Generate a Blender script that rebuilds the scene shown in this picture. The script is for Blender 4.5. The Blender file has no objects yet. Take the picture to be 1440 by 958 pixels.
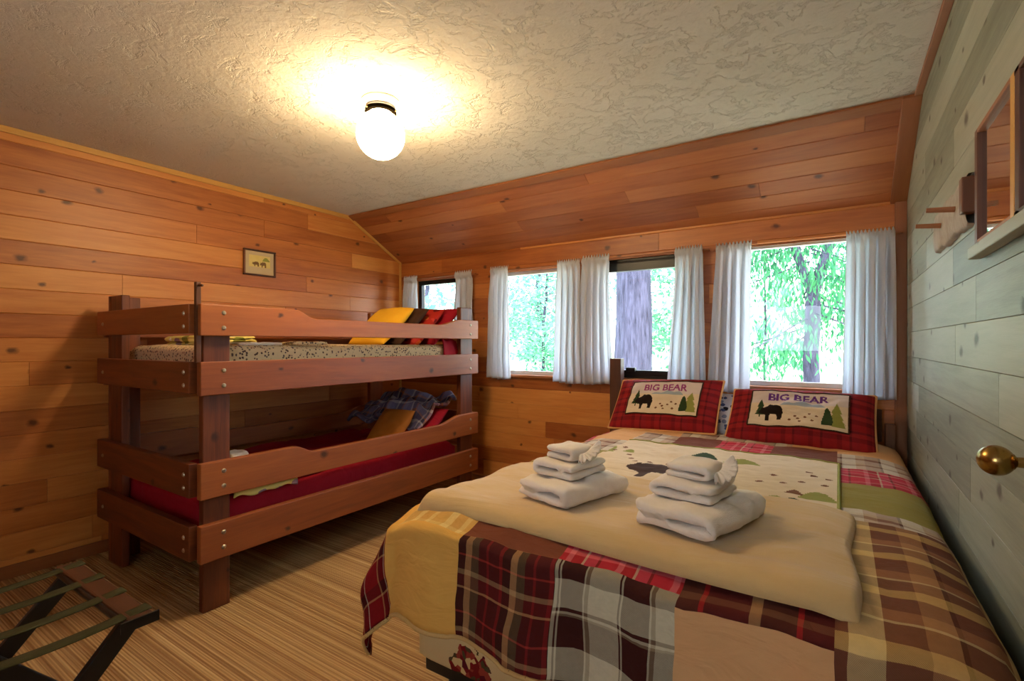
import bpy, bmesh, math, random
from mathutils import Vector, Matrix, Euler, noise as mnoise

C = bpy.context.scene.collection
R = math.radians
# ------------------------------------------------------------------ colour
def s2l(c):
    c /= 255.0
    return c / 12.92 if c <= .04045 else ((c + .055) / 1.055) ** 2.4
def col(r, g, b):
    return (s2l(r), s2l(g), s2l(b), 1.0)

# ------------------------------------------------------------------ materials
class NT:
    def __init__(s, name, rough=.6, base=None, spec=None, metal=0.0):
        s.m = bpy.data.materials.new(name); s.m.use_nodes = True
        s.nt = s.m.node_tree; s.nt.nodes.clear()
        s.out = s.n('ShaderNodeOutputMaterial'); s.p = s.n('ShaderNodeBsdfPrincipled')
        s.l(s.p.outputs[0], s.out.inputs[0])
        s.p.inputs['Roughness'].default_value = rough
        s.p.inputs['Metallic'].default_value = metal
        if spec is not None: s.p.inputs['Specular IOR Level'].default_value = spec
        if base: s.p.inputs['Base Color'].default_value = base
    def n(s, t, **k):
        nd = s.nt.nodes.new(t)
        for a, v in k.items(): setattr(nd, a, v)
        return nd
    def l(s, a, b): s.nt.links.new(a, b)
    def put(s, sock, v):
        if hasattr(v, 'links') or hasattr(v, 'is_linked'): s.l(v, sock)
        else: sock.default_value = v
    def math(s, op, a, b=0.0, c=None):
        nd = s.n('ShaderNodeMath', operation=op)
        s.put(nd.inputs[0], a); s.put(nd.inputs[1], b)
        if c is not None: s.put(nd.inputs[2], c)
        return nd.outputs[0]
    def coord(s, kind='UV', scale=(1, 1, 1), loc=(0, 0, 0), rot=(0, 0, 0)):
        tc = s.n('ShaderNodeTexCoord'); mp = s.n('ShaderNodeMapping')
        s.l(tc.outputs[kind], mp.inputs[0])
        mp.inputs['Scale'].default_value = scale; mp.inputs['Location'].default_value = loc
        mp.inputs['Rotation'].default_value = rot
        return mp.outputs[0]
    def noise(s, v, scale, detail=4, rough=.55, dist=0):
        nd = s.n('ShaderNodeTexNoise'); s.l(v, nd.inputs['Vector'])
        nd.inputs['Scale'].default_value = scale; nd.inputs['Detail'].default_value = detail
        nd.inputs['Roughness'].default_value = rough; nd.inputs['Distortion'].default_value = dist
        return nd.outputs['Fac']
    def voro(s, v, scale, feature='F1'):
        nd = s.n('ShaderNodeTexVoronoi', feature=feature); s.l(v, nd.inputs['Vector'])
        nd.inputs['Scale'].default_value = scale
        return nd
    def ramp(s, f, stops, interp='LINEAR'):
        nd = s.n('ShaderNodeValToRGB'); r = nd.color_ramp; r.interpolation = interp
        while len(r.elements) < len(stops): r.elements.new(.5)
        for e, (p, c) in zip(r.elements, stops): e.position = p; e.color = c
        s.l(f, nd.inputs[0]); return nd.outputs[0]
    def mix(s, f, a, b, mode='MIX'):
        nd = s.n('ShaderNodeMix', data_type='RGBA', blend_type=mode)
        s.put(nd.inputs[0], f); s.put(nd.inputs[6], a); s.put(nd.inputs[7], b)
        return nd.outputs[2]
    def bump(s, h, strength=.3, dist=.01, prev=None):
        nd = s.n('ShaderNodeBump'); s.l(h, nd.inputs['Height'])
        nd.inputs['Strength'].default_value = strength; nd.inputs['Distance'].default_value = dist
        if prev: s.l(prev, nd.inputs['Normal'])
        return nd.outputs[0]
    def base(s, v): s.put(s.p.inputs['Base Color'], v)
    def normal(s, v): s.l(v, s.p.inputs['Normal'])

def wood_mat(name, dark, mid, light, knot, rough=.45, knots=True, grain=1.0, spec=.5, kthr=.62, ksc=3.4, ksz=1.25):
    m = NT(name, rough, spec=spec)
    uv = m.coord('UV', (1.0, 1.0, 1.0))
    st = m.coord('UV', (1.2, 17.0, 1.0))
    g = m.noise(st, 2.2, 6, .62, .6)
    st2 = m.coord('UV', (.7, 5.0, 1.0))
    g2 = m.noise(st2, 1.3, 3, .5, 1.2)
    fine = m.noise(m.coord('UV', (6.0, 160.0, 1.0)), 2.0, 3, .6)
    at = m.n('ShaderNodeAttribute', attribute_name='tone')
    f = m.math('MULTIPLY_ADD', at.outputs['Fac'], .75, m.math('MULTIPLY', g2, .5))
    f = m.math('ADD', f, m.math('MULTIPLY_ADD', g, .55 * grain, -.38 * grain))
    f = m.math('ADD', f, m.math('MULTIPLY_ADD', fine, .2 * grain, -.1 * grain))
    c = m.ramp(f, [(.1, dark), (.48, mid), (.9, light)])
    if knots:
        uvk = m.coord('UV', (1.0, 1.35, 1.0))
        wv = m.n('ShaderNodeVectorMath', operation='MULTIPLY_ADD'); nz = m.n('ShaderNodeTexNoise'); m.l(uvk, nz.inputs['Vector']); nz.inputs['Scale'].default_value = 22
        m.l(nz.outputs['Color'], wv.inputs[0]); wv.inputs[1].default_value = (.03, .03, 0); m.l(uvk, wv.inputs[2])
        v = m.voro(wv.outputs[0], ksc); v.voronoi_dimensions = '2D'
        msk = m.math('GREATER_THAN', m.n('ShaderNodeSeparateColor').outputs[0], .5)
        sep = msk.node.inputs[0].links[0].from_node
        m.l(v.outputs['Color'], sep.inputs[0]); msk.node.inputs[1].default_value = kthr
        size = m.math('MULTIPLY_ADD', sep.outputs[1], .06 * ksz, .035 * ksz)
        k = m.math('DIVIDE', v.outputs['Distance'], size)
        core = m.ramp(k, [(.35, (1, 1, 1, 1)), (1.0, (0, 0, 0, 1))])
        halo = m.ramp(k, [(0, (1, 1, 1, 1)), (1, (0, 0, 0, 1))])
        c = m.mix(m.math('MULTIPLY', m.math('MULTIPLY', core, msk), .85), c, knot)
    m.base(c)
    m.normal(m.bump(m.math('ADD', m.math('MULTIPLY', g, .5), fine), .12, .004))
    return m.m

def fabric_mat(name, c1, c2=None, scale=30, rough=.9, bump=.25, weave=600, sheen=.0, kind='Object', fold=0):
    m = NT(name, rough, spec=.2)
    o = m.coord(kind)
    n1 = m.noise(o, scale, 4, .6)
    m.base(m.mix(n1, c1, c2 or c1))
    b = m.bump(m.noise(o, weave, 2, .6), bump, .002)
    if fold: b = m.bump(m.noise(m.coord(kind, (1, 2.4, 1.6)), fold, 3, .5, .8), .5, .02, b)
    m.normal(b)
    if sheen: m.p.inputs['Sheen Weight'].default_value = sheen
    return m.m

def plaid_mat(name, warp, weft, pu, pv, kind='UV', mixf=.5, bump=.3, rough=.92, puff=True):
    """warp / weft: lists of (width, colour) making one repeat"""
    m = NT(name, rough, spec=.15)
    uv = m.coord(kind)
    sp = m.n('ShaderNodeSeparateXYZ'); m.l(uv, sp.inputs[0])
    def stripes(sock, seq, period):
        tot = sum(w for w, _ in seq); st = []; a = 0
        for w, c in seq: st.append((a / tot, c)); a += w
        f = m.math('FRACT', m.math('DIVIDE', sock, period))
        return m.ramp(f, st, 'CONSTANT')
    a = stripes(sp.outputs[0], warp, pu); b = stripes(sp.outputs[1], weft, pv)
    twill = m.math('FRACT', m.math('MULTIPLY', m.math('ADD', sp.outputs[0], sp.outputs[1]), 260))
    f = m.math('ADD', mixf - .14, m.math('MULTIPLY', m.math('GREATER_THAN', twill, .5), .28))
    c = m.mix(f, a, b)
    c = m.mix(m.noise(uv, 55, 3, .6), c, m.mix(.25, c, (0.02, 0.012, 0.008, 1)))
    m.base(c)
    n = m.bump(m.noise(uv, 700, 2), bump, .0015)
    if puff: n = m.bump(m.noise(uv, 16, 3, .55, .6), .55, .012, n)
    m.normal(n)
    return m.m

WH = lambda r, g, b: col(r, g, b)
M = {}
M['wall_wood'] = wood_mat('wall pine', col(146, 76, 32), col(192, 116, 54), col(220, 152, 78), col(66, 28, 12), .42)
M['slope_wood'] = wood_mat('ceiling slope cedar', col(132, 68, 32), col(172, 100, 52), col(196, 128, 70), col(58, 26, 14), .58)
M['sheen_wood'] = wood_mat('plank in window sheen colour', col(116, 120, 106), col(144, 147, 132), col(164, 166, 152), col(52, 40, 28), .5, grain=1.4, spec=.35, kthr=.45, ksc=4.6, ksz=1.9)  # window sheen on brown planks is put into this pale base colour
M['trim_wood'] = wood_mat('trim board', col(112, 62, 32), col(146, 88, 48), col(168, 108, 62), col(60, 30, 14), .55, knots=False)
M['bunk_wood'] = wood_mat('bunk stained fir', col(86, 40, 18), col(134, 68, 30), col(166, 94, 42), col(44, 20, 10), .5)
M['dark_wood'] = wood_mat('dark walnut', col(50, 26, 14), col(84, 46, 24), col(110, 64, 34), col(30, 14, 8), .5, knots=False)
M['head_wood'] = wood_mat('brown bed post', col(74, 40, 22), col(106, 62, 34), col(130, 82, 46), col(30, 14, 8), .5, knots=False)
M['yellow_wood'] = wood_mat('golden oak', col(170, 116, 50), col(204, 150, 74), col(224, 176, 98), col(90, 50, 20), .4, knots=False)
M['peg_wood'] = wood_mat('peg birch', col(130, 80, 50), col(160, 104, 66), col(180, 124, 84), col(60, 30, 20), .5, knots=False)

# stucco
m = NT('knockdown stucco', .95, spec=.1); o = m.coord('Object')
n1 = m.noise(o, 5.5, 7, .62, .35); n2 = m.noise(o, 34, 5, .62, .2); n3 = m.noise(m.coord('Object', (1, 1.5, 1), (3, 1, 0)), 7.5, 6, .66, .5)
rid = m.ramp(m.math('ABSOLUTE', m.math('SUBTRACT', n1, .52)), [(0, (0, 0, 0, 1)), (.016, (1, 1, 1, 1))])
spk = m.ramp(n3, [(.36, (0, 0, 0, 1)), (.44, (1, 1, 1, 1))])
m.base(m.mix(m.noise(o, 2.0, 3), col(200, 191, 178), col(216, 208, 197)))
h = m.math('ADD', m.math('MULTIPLY', rid, .35), m.math('ADD', m.math('MULTIPLY', spk, .5), m.math('MULTIPLY', n2, .55)))
m.normal(m.bump(h, .8, .010)); M['stucco'] = m.m
# carpet
m = NT('ribbed striped carpet', .95, spec=.1); o = m.coord('Object')
sp = m.n('ShaderNodeSeparateXYZ'); m.l(o, sp.inputs[0])
wob = m.math('MULTIPLY_ADD', m.noise(m.coord('Object', (.6, 6, 1)), 2.0, 2), .005, sp.outputs[1])
cy = m.n('ShaderNodeCombineXYZ'); m.l(m.math('MULTIPLY', wob, 1.0), cy.inputs[1])
sn = m.noise(cy.outputs[0], 26, 2, .7)
c = m.ramp(sn, [(.30, col(112, 74, 42)), (.40, col(168, 124, 78)), (.47, col(206, 168, 114)), (.52, col(140, 98, 58)), (.57, col(196, 156, 104)), (.66, col(220, 186, 134))])
rib = m.math('SINE', m.math('MULTIPLY', sp.outputs[1], 2 * math.pi / .011))
ribx = m.math('SINE', m.math('MULTIPLY', sp.outputs[0], 2 * math.pi / .009))
c = m.mix(m.math('MULTIPLY_ADD', rib, .14, .16), c, col(120, 84, 50))
c = m.mix(m.math('MULTIPLY', m.noise(o, 160, 3), .3), c, col(205, 170, 128))
m.base(c); m.normal(m.bump(m.math('ADD', rib, m.math('MULTIPLY', ribx, .4)), .6, .003)); M['carpet'] = m.m

M['black_metal'] = NT('black painted frame', .4, col(14, 14, 16)).m
M['bronze_alu'] = NT('dark bronze aluminium', .35, col(26, 26, 28), metal=.5).m
M['brass'] = NT('brass', .25, col(160, 128, 72), metal=1).m
M['white_enamel'] = NT('white enamel', .4, col(240, 236, 228)).m
M['birch'] = fabric_mat('pale mottled bark', col(196, 190, 184), col(140, 120, 104), 26, .8, .6, 60)
M['dark_ring'] = NT('blackened fitter', .9, (.002, .0014, .0008, 1), spec=.0).m
M['bolt'] = NT('zinc bolt', .35, col(170, 160, 140), metal=.8).m
M['antique_brass'] = NT('aged brass', .35, col(120, 92, 48), metal=.9).m
M['mirror'] = NT('mirror glass', .02, col(225, 225, 222), metal=1).m
m = NT('window glass'); g = m.n('ShaderNodeBsdfGlossy'); g.inputs['Roughness'].default_value = .02
t = m.n('ShaderNodeBsdfTransparent'); mx = m.n('ShaderNodeMixShader'); mx.inputs[0].default_value = .015
m.l(t.outputs[0], mx.inputs[1]); m.l(g.outputs[0], mx.inputs[2]); m.l(mx.outputs[0], m.out.inputs[0]); M['glass'] = m.m
m = NT('opal globe glass', .3, col(255, 240, 215)); m.p.inputs['Emission Color'].default_value = (1, .74, .40, 1)
m.p.inputs['Emission Strength'].default_value = 92; M['globe'] = m.m
# curtain: thin translucent cotton
m = NT('white sheer cotton', .9, col(228, 226, 226), spec=.1); tr = m.n('ShaderNodeBsdfTranslucent'); tr.inputs[0].default_value = col(226, 232, 242)
mx = m.n('ShaderNodeMixShader'); mx.inputs[0].default_value = .55
m.l(m.p.outputs[0], mx.inputs[1]); m.l(tr.outputs[0], mx.inputs[2]); m.l(mx.outputs[0], m.out.inputs[0])
m.normal(m.bump(m.noise(m.coord('Object'), 500, 2), .2, .001)); M['curtain'] = m.m

M['terry'] = fabric_mat('white terry', col(236, 226, 212), col(226, 212, 196), 60, .95, .9, 420, .3)
M['fleece'] = fabric_mat('tan fleece', col(206, 174, 120), col(192, 158, 104), 8, .95, .4, 500, .3, fold=4)
M['cream'] = fabric_mat('cream cotton', col(220, 202, 174), col(210, 190, 160), 12, .95, .3, 600, fold=5)
M['tan'] = fabric_mat('tan cotton patch', col(218, 168, 116), col(206, 156, 104), 10, .92, .3, 600, kind='UV', fold=7)
M['gold'] = fabric_mat('golden cotton patch', col(220, 170, 84), col(206, 154, 72), 10, .92, .3, 600, kind='UV', fold=7)
M['olive'] = fabric_mat('olive cotton patch', col(150, 138, 66), col(134, 122, 54), 10, .92, .3, 600, kind='UV', fold=9)
M['brown'] = fabric_mat('brown cotton patch', col(120, 66, 44), col(104, 56, 38), 10, .92, .3, 600, kind='UV', fold=9)
M['crimson'] = fabric_mat('crimson sheet', col(166, 20, 40), col(140, 14, 30), 5, .85, .2, 500, fold=6)
M['sham_red'] = plaid_mat('red plaid sham', [(3, col(146, 26, 30)), (2, col(112, 20, 28)), (3, col(156, 34, 36)), (1, col(86, 18, 26)), (3, col(140, 30, 40))],
                          [(3, col(148, 30, 34)), (2, col(104, 20, 28)), (2, col(156, 40, 40)), (1, col(80, 24, 34))], .13, .11)
M['bear_black'] = fabric_mat('black bear felt', col(30, 20, 18), weave=300)
M['bear_brown'] = fabric_mat('dark brown bear felt', col(62, 38, 24), weave=300)
M['tree_green'] = fabric_mat('dark green felt', col(44, 62, 34), weave=300)
M['moss'] = fabric_mat('moss felt', col(140, 142, 70), weave=300)
M['purple'] = fabric_mat('purple stitching', col(96, 48, 128), weave=300)
M['plum'] = fabric_mat('plum stitching', col(142, 60, 116), weave=300)
M['paw'] = fabric_mat('brown stitching', col(110, 70, 44), weave=300)
M['pale_sky'] = fabric_mat('pale lilac cotton', col(204, 190, 184), weave=500)
M['far_hill'] = fabric_mat('grey blue stitching', col(150, 160, 168), weave=400)
M['piping'] = fabric_mat('tan piping', col(214, 160, 104), weave=300)
M['yellow_cloth'] = fabric_mat('yellow pillowcase', col(228, 172, 40), col(216, 156, 34), 8, .9, .2, 500)
M['orange_cloth'] = fabric_mat('orange pillowcase', col(206, 124, 44), col(190, 108, 36), 8, .9, .2, 500)
M['lining'] = fabric_mat('tan lining', col(196, 160, 100), weave=400)
M['strap'] = fabric_mat('brown green webbing strap', col(70, 66, 34), col(52, 46, 26), 30, .9, .5, 300)
# cotton prints
def print_mat(name, bg, dots, scale, thr, bgc2=None):
    m = NT(name, .9, spec=.15); o = m.coord('Object')
    v = m.voro(o, scale); sp = m.n('ShaderNodeSeparateColor'); m.l(v.outputs['Color'], sp.inputs[0])
    dc = m.ramp(sp.outputs[0], [(i / len(dots), d) for i, d in enumerate(dots)], 'CONSTANT')
    dist = m.math('ADD', v.outputs['Distance'], m.math('MULTIPLY_ADD', m.noise(o, scale * 3, 2), .3, -.15))
    b = m.mix(m.noise(o, 6, 2), bg, bgc2 or bg)
    m.base(m.mix(m.math('LESS_THAN', dist, thr), b, dc))
    m.normal(m.bump(m.noise(o, 500, 2), .2, .001)); return m.m
M['print_sheet'] = print_mat('cream sprigged sheet', col(214, 188, 146), [col(96, 76, 72), col(170, 122, 94), col(124, 110, 92), col(90, 70, 60)], 62, .34)
M['yellow_print'] = print_mat('yellow and white print', col(222, 206, 120), [col(240, 232, 210), col(128, 130, 60), col(150, 120, 130), col(236, 220, 150)], 12, .42)
M['red_print'] = print_mat('red printed cotton', col(170, 40, 30), [col(200, 90, 40), col(110, 20, 24), col(190, 60, 50)], 14, .4)
M['blue_print'] = print_mat('white and blue print', col(206, 206, 214), [col(70, 84, 130), col(30, 30, 40), col(130, 140, 170)], 26, .4)
# floral ticking on the box spring
m = NT('floral ticking', .9, spec=.15); o = m.coord('Object', (1, 1, 1))
v1 = m.voro(o, 3.4); v2 = m.voro(o, 52)
sp = m.n('ShaderNodeSeparateColor'); m.l(v2.outputs['Color'], sp.inputs[0])
fc = m.ramp(sp.outputs[0], [(0, col(120, 26, 26)), (.35, col(150, 60, 44)), (.55, col(80, 66, 40)), (.7, col(210, 180, 120)), (.85, col(90, 20, 30))], 'CONSTANT')
msk = m.math('LESS_THAN', m.math('ADD', v1.outputs['Distance'], m.math('MULTIPLY_ADD', m.noise(o, 22, 3), .3, -.15)), .3)
m.base(m.mix(msk, col(208, 180, 126), fc)); m.normal(m.bump(m.noise(o, 300, 2), .2, .002)); M['floral'] = m.m

br, dk, ol, wt, ct = col(112, 70, 48), col(62, 26, 22), col(136, 118, 90), col(206, 196, 164), col(196, 148, 96)
rd, mr, cr = col(190, 34, 38), col(92, 24, 24), col(222, 196, 140)
M['plaid_white'] = plaid_mat('brown and cream window check', [(4.2, wt), (.25, dk), (.25, wt), (3.6, dk), (.25, wt), (.6, ol)], [(4, wt), (.25, dk), (3.8, dk), (.3, ol), (.3, wt), (.5, dk)], .172, .178)
M['plaid_maroon'] = plaid_mat('maroon and tan madras', [(2.6, mr), (.8, col(150, 34, 36)), (2, dk), (1.6, ct), (2, col(100, 84, 58)), (2, mr), (.6, col(150, 34, 36))], [(4, dk), (.4, ct), (2, mr), (.9, col(160, 130, 90)), (2.6, dk), (.4, col(170, 60, 50))], .16, .17)
M['plaid_red'] = plaid_mat('red and pink madras', [(3, col(200, 40, 60)), (1, col(226, 120, 126)), (2, col(170, 30, 44)), (.4, wt), (2, col(204, 70, 90)), (.5, mr)], [(3, col(196, 44, 62)), (.5, wt), (2, col(150, 40, 44)), (1, col(210, 110, 110))], .14, .13)
M['plaid_cream'] = plaid_mat('brown and cream plaid', [(3, col(110, 66, 50)), (2.4, cr), (2.6, col(124, 80, 56)), (2, col(176, 130, 84)), (.4, dk)], [(3, col(112, 62, 44)), (2, col(214, 176, 104)), (2.5, col(118, 74, 50)), (.4, cr), (2, col(168, 116, 74))], .26, .21)
M['plaid_pale'] = plaid_mat('pale brown and white plaid', [(3, col(150, 110, 90)), (.5, dk), (3, col(216, 204, 184)), (2, col(186, 150, 120))], [(3, col(206, 190, 170)), (1.5, col(120, 80, 64)), (2, col(200, 180, 150))], .15, .12)
M['plaid_blue'] = plaid_mat('grey blue and rust plaid', [(3, col(120, 116, 150)), (1, col(206, 198, 196)), (2, col(70, 64, 90)), (.8, col(176, 104, 70)), (2, col(146, 138, 166))], [(3, col(132, 126, 156)), (1, col(210, 204, 200)), (2, col(72, 64, 84)), (.8, col(180, 120, 80))], .14, .13)
M['madras_dark'] = plaid_mat('dark madras strip', [(4, mr), (1, ct), (3, col(80, 40, 30)), (.5, rd)], [(3, col(84, 34, 28)), (1, col(120, 80, 56)), (2, col(64, 24, 22))], .19, .12)
M['gold_stripe'] = plaid_mat('golden cream check', [(3, col(206, 160, 84)), (1.6, col(232, 206, 140)), (2, col(200, 150, 80)), (1, col(226, 196, 130))], [(3, col(206, 162, 88)), (2, col(226, 194, 120))], .13, .10)
M['corner_red'] = plaid_mat('deep red diagonal plaid', [(4, col(140, 22, 26)), (.4, ct), (2, col(76, 14, 18)), (.3, wt)], [(4, col(132, 20, 24)), (.4, ct), (2, col(70, 16, 18))], .12, .12)
# outside
def leaf_mat(name, a, b):
    m = NT(name, .7, spec=.2); at = m.n('ShaderNodeAttribute', attribute_name='tone')
    c = m.mix(at.outputs['Fac'], a, b); m.base(c)
    tr = m.n('ShaderNodeBsdfTranslucent'); m.l(c, tr.inputs[0]); mx = m.n('ShaderNodeMixShader'); mx.inputs[0].default_value = .45
    m.l(m.p.outputs[0], mx.inputs[1]); m.l(tr.outputs[0], mx.inputs[2]); m.l(mx.outputs[0], m.out.inputs[0]); return m.m
M['cedar_leaf'] = leaf_mat('cedar foliage', col(26, 84, 56), col(70, 134, 84))
M['bright_leaf'] = leaf_mat('sunlit leaves', col(60, 122, 88), col(126, 178, 142))
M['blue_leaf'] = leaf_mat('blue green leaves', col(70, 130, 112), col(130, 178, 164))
m = NT('bark', .9, spec=.1); o = m.coord('Object', (5, 5, .7)); n1 = m.noise(o, 4, 6, .65, .5)
m.base(m.ramp(n1, [(.3, col(30, 30, 40)), (.6, col(68, 66, 82))])); m.normal(m.bump(n1, .8, .05)); M['bark'] = m.m
m = NT('forest ground', .95, spec=.1); o = m.coord('Object'); n1 = m.noise(o, .9, 6, .6)
m.base(m.ramp(n1, [(.35, col(120, 140, 96)), (.55, col(190, 190, 170)), (.7, col(214, 212, 200))])); m.normal(m.bump(m.noise(o, 8, 4), .6, .1)); M['ground'] = m.m
# small framed picture, animal on yellow ground
M['pic_bg'] = fabric_mat('straw coloured print', col(206, 176, 84), col(222, 204, 140), 14, .6, .05)
M['pic_mat'] = fabric_mat('cream mat board', col(200, 176, 140), col(186, 164, 128), 20, .7, .05)
M['pic_brown'] = NT('print brown', .6, col(110, 78, 30)).m
M['under'] = NT('raw slat pine', .7, col(120, 74, 42)).m

# ------------------------------------------------------------------ object helpers
def tag(o, label=None, cat=None, group=None, kind=None):
    if label: o['label'] = label
    if cat: o['category'] = cat
    if group: o['group'] = group
    if kind: o['kind'] = kind
    return o
def empty(name, loc=(0, 0, 0), rz=0, label=None, cat=None, group=None):
    o = bpy.data.objects.new(name, None); C.objects.link(o); o.location = loc; o.rotation_euler = (0, 0, rz)
    o.empty_display_size = .1
    return tag(o, label, cat, group)
def smooth(me, ang=None):
    for p in me.polygons: p.use_smooth = True
    if ang is not None:
        try: me.set_sharp_from_angle(angle=R(ang))
        except Exception: pass

class MB:
    """collects vertices, faces, uv, tone, material slots"""
    def __init__(s): s.v = []; s.f = []; s.uv = []; s.tone = []; s.mi = []
    def face(s, pts, uv=None, tone=.5, mi=0):
        b = len(s.v); s.v += [tuple(p) for p in pts]; s.f.append(tuple(range(b, b + len(pts))))
        s.uv.append(uv or [(0, 0)] * len(pts)); s.tone.append(tone); s.mi.append(mi)
    def box(s, x0, x1, y0, y1, z0, z1, axis=None, tone=None, mi=0):
        """axis = grain direction"""
        t = random.random() if tone is None else tone
        d = (x1 - x0, y1 - y0, z1 - z0)
        ax = axis if axis is not None else d.index(max(d))
        off = (random.random() * 40, random.random() * 40)
        p = lambda i, j, k: ((x0, x1)[i], (y0, y1)[j], (z0, z1)[k])
        b = len(s.v)
        s.v += [p(i, j, k) for i in (0, 1) for j in (0, 1) for k in (0, 1)]
        fs = [((0, 1, 3, 2), 0), ((4, 6, 7, 5), 0), ((0, 4, 5, 1), 1), ((2, 3, 7, 6), 1), ((0, 2, 6, 4), 2), ((1, 5, 7, 3), 2)]
        for q, nax in fs:
            others = [a for a in range(3) if a != nax]
            if ax in others: ua = ax; va = [a for a in others if a != ax][0]
            else: ua, va = others
            s.f.append(tuple(b + i for i in q))
            s.uv.append([(s.v[b + i][ua] + off[0], s.v[b + i][va] + off[1]) for i in q])
            s.tone.append(t); s.mi.append(mi)
    def tube(s, a, b, r0, r1=None, n=10, mi=0, tone=.5, caps=True):
        a = Vector(a); b = Vector(b); r1 = r0 if r1 is None else r1
        d = (b - a); L = d.length; d.normalize()
        ref = Vector((1, 0, 0)) if abs(d.x) < .9 else Vector((0, 1, 0)); u = (ref - d * ref.dot(d)).normalized(); w = d.cross(u)
        base = len(s.v)
        for q, r in ((a, r0), (b, r1)):
            for i in range(n):
                t = 2 * math.pi * i / n; s.v.append(tuple(q + u * (r * math.cos(t)) + w * (r * math.sin(t))))
        for i in range(n):
            j = (i + 1) % n
            s.f.append((base + i, base + j, base + n + j, base + n + i))
            s.uv.append([(0, i / n * .3), (0, (i + 1) / n * .3), (L, (i + 1) / n * .3), (L, i / n * .3)]); s.tone.append(tone); s.mi.append(mi)
        if caps:
            s.f.append(tuple(base + i for i in reversed(range(n)))); s.uv.append([(0, 0)] * n); s.tone.append(tone); s.mi.append(mi)
            s.f.append(tuple(base + n + i for i in range(n))); s.uv.append([(0, 0)] * n); s.tone.append(tone); s.mi.append(mi)
    def lathe(s, prof, org=(0, 0, 0), axis='Z', n=32, mi=0, tone=.5):
        base = len(s.v)
        for r, h in prof:
            for i in range(n):
                t = 2 * math.pi * i / n; x, y, z = r * math.cos(t), r * math.sin(t), h
                if axis == 'X': x, y, z = z, x, y
                s.v.append((org[0] + x, org[1] + y, org[2] + z))
        for k in range(len(prof) - 1):
            for i in range(n):
                j = (i + 1) % n; q = base + k * n
                s.f.append((q + i, q + j, q + n + j, q + n + i)); s.uv.append([(0, 0)] * 4); s.tone.append(tone); s.mi.append(mi)
    def grid(s, fn, nu, nv, uvf=None, mif=None, closed_u=False, tone=.5, flip=False):
        base = len(s.v)
        for j in range(nv + 1):
            for i in range(nu + 1): s.v.append(tuple(fn(i / nu, j / nv)))
        for j in range(nv):
            for i in range(nu):
                q = [base + j * (nu + 1) + i, base + j * (nu + 1) + i + 1, base + (j + 1) * (nu + 1) + i + 1, base + (j + 1) * (nu + 1) + i]
                cs = [(i, j), (i + 1, j), (i + 1, j + 1), (i, j + 1)]
                if mif:
                    mm = mif((i + .5) / nu, (j + .5) / nv)
                    if mm is None: continue
                else: mm = 0
                if flip: q.reverse(); cs.reverse()
                s.f.append(tuple(q)); s.uv.append([(uvf(a / nu, b / nv) if uvf else (a / nu, b / nv)) for a, b in cs])
                s.tone.append(tone); s.mi.append(mm)
    def build(s, name, mats, parent=None, sm=None, bevel=0, weld=False, label=None, mods=None):
        me = bpy.data.meshes.new(name); me.from_pydata(s.v, [], s.f)
        if not isinstance(mats, (list, tuple)): mats = [mats]
        for mt in mats: me.materials.append(mt)
        uvl = me.uv_layers.new(name='UVMap'); flat = []
        for u in s.uv:
            for p in u: flat += [p[0], p[1]]
        uvl.data.foreach_set('uv', flat)
        at = me.attributes.new('tone', 'FLOAT', 'FACE'); at.data.foreach_set('value', s.tone)
        me.polygons.foreach_set('material_index', s.mi)
        me.update()
        if weld:
            bm = bmesh.new(); bm.from_mesh(me); bmesh.ops.remove_doubles(bm, verts=bm.verts, dist=1e-4)
            bmesh.ops.recalc_face_normals(bm, faces=bm.faces); bm.to_mesh(me); bm.free()
        if sm is not None: smooth(me, sm)
        o = bpy.data.objects.new(name, me); C.objects.link(o)
        if parent: o.parent = parent
        if bevel:
            b = o.modifiers.new('bevel', 'BEVEL'); b.width = bevel; b.segments = 2; b.limit_method = 'ANGLE'; b.angle_limit = R(50)
        if label: o['label'] = label
        return o

def box_obj(name, x0, x1, y0, y1, z0, z1, mat, parent=None, bevel=.004, axis=None, tone=None):
    m = MB(); m.box(x0, x1, y0, y1, z0, z1, axis, tone); return m.build(name, mat, parent, bevel=bevel)

def fbm(x, y, z=0, o=3):
    return mnoise.fractal(Vector((x, y, z)), 1.0, 2.0, o)

# ------------------------------------------------------------------ camera
CAMZ = 1.25; TH = R(33.3); F = 700.0
cam_d = bpy.data.cameras.new('camera'); cam = bpy.data.objects.new('camera', cam_d); C.objects.link(cam)
cam.location = (0, 0, CAMZ); cam.rotation_euler = (R(90), 0, TH)
cam_d.sensor_width = 36; cam_d.lens = F / 1440 * 36; cam_d.shift_y = 4 / 1440; cam_d.clip_start = .02; cam_d.clip_end = 300
bpy.context.scene.camera = cam

# ------------------------------------------------------------------ room shell
XL, XR, YB, YF = -3.69, .32, 3.57, -1.35
ZC = 2.40; YS = 2.93; ZS = 2.06     # ceiling, start and low end of the slope

def subtract(rects, holes):
    for hx0, hx1, hy0, hy1 in holes:
        out = []
        for (a, b, c, d) in rects:
            if hx1 <= a or hx0 >= b or hy1 <= c or hy0 >= d: out.append((a, b, c, d)); continue
            if a < hx0: out.append((a, hx0, c, d))
            if b > hx1: out.append((hx1, b, c, d))
            m0, m1 = max(a, hx0), min(b, hx1)
            if c < hy0: out.append((m0, m1, c, hy0))
            if d > hy1: out.append((m0, m1, hy1, d))
        rects = out
    return rects

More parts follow.
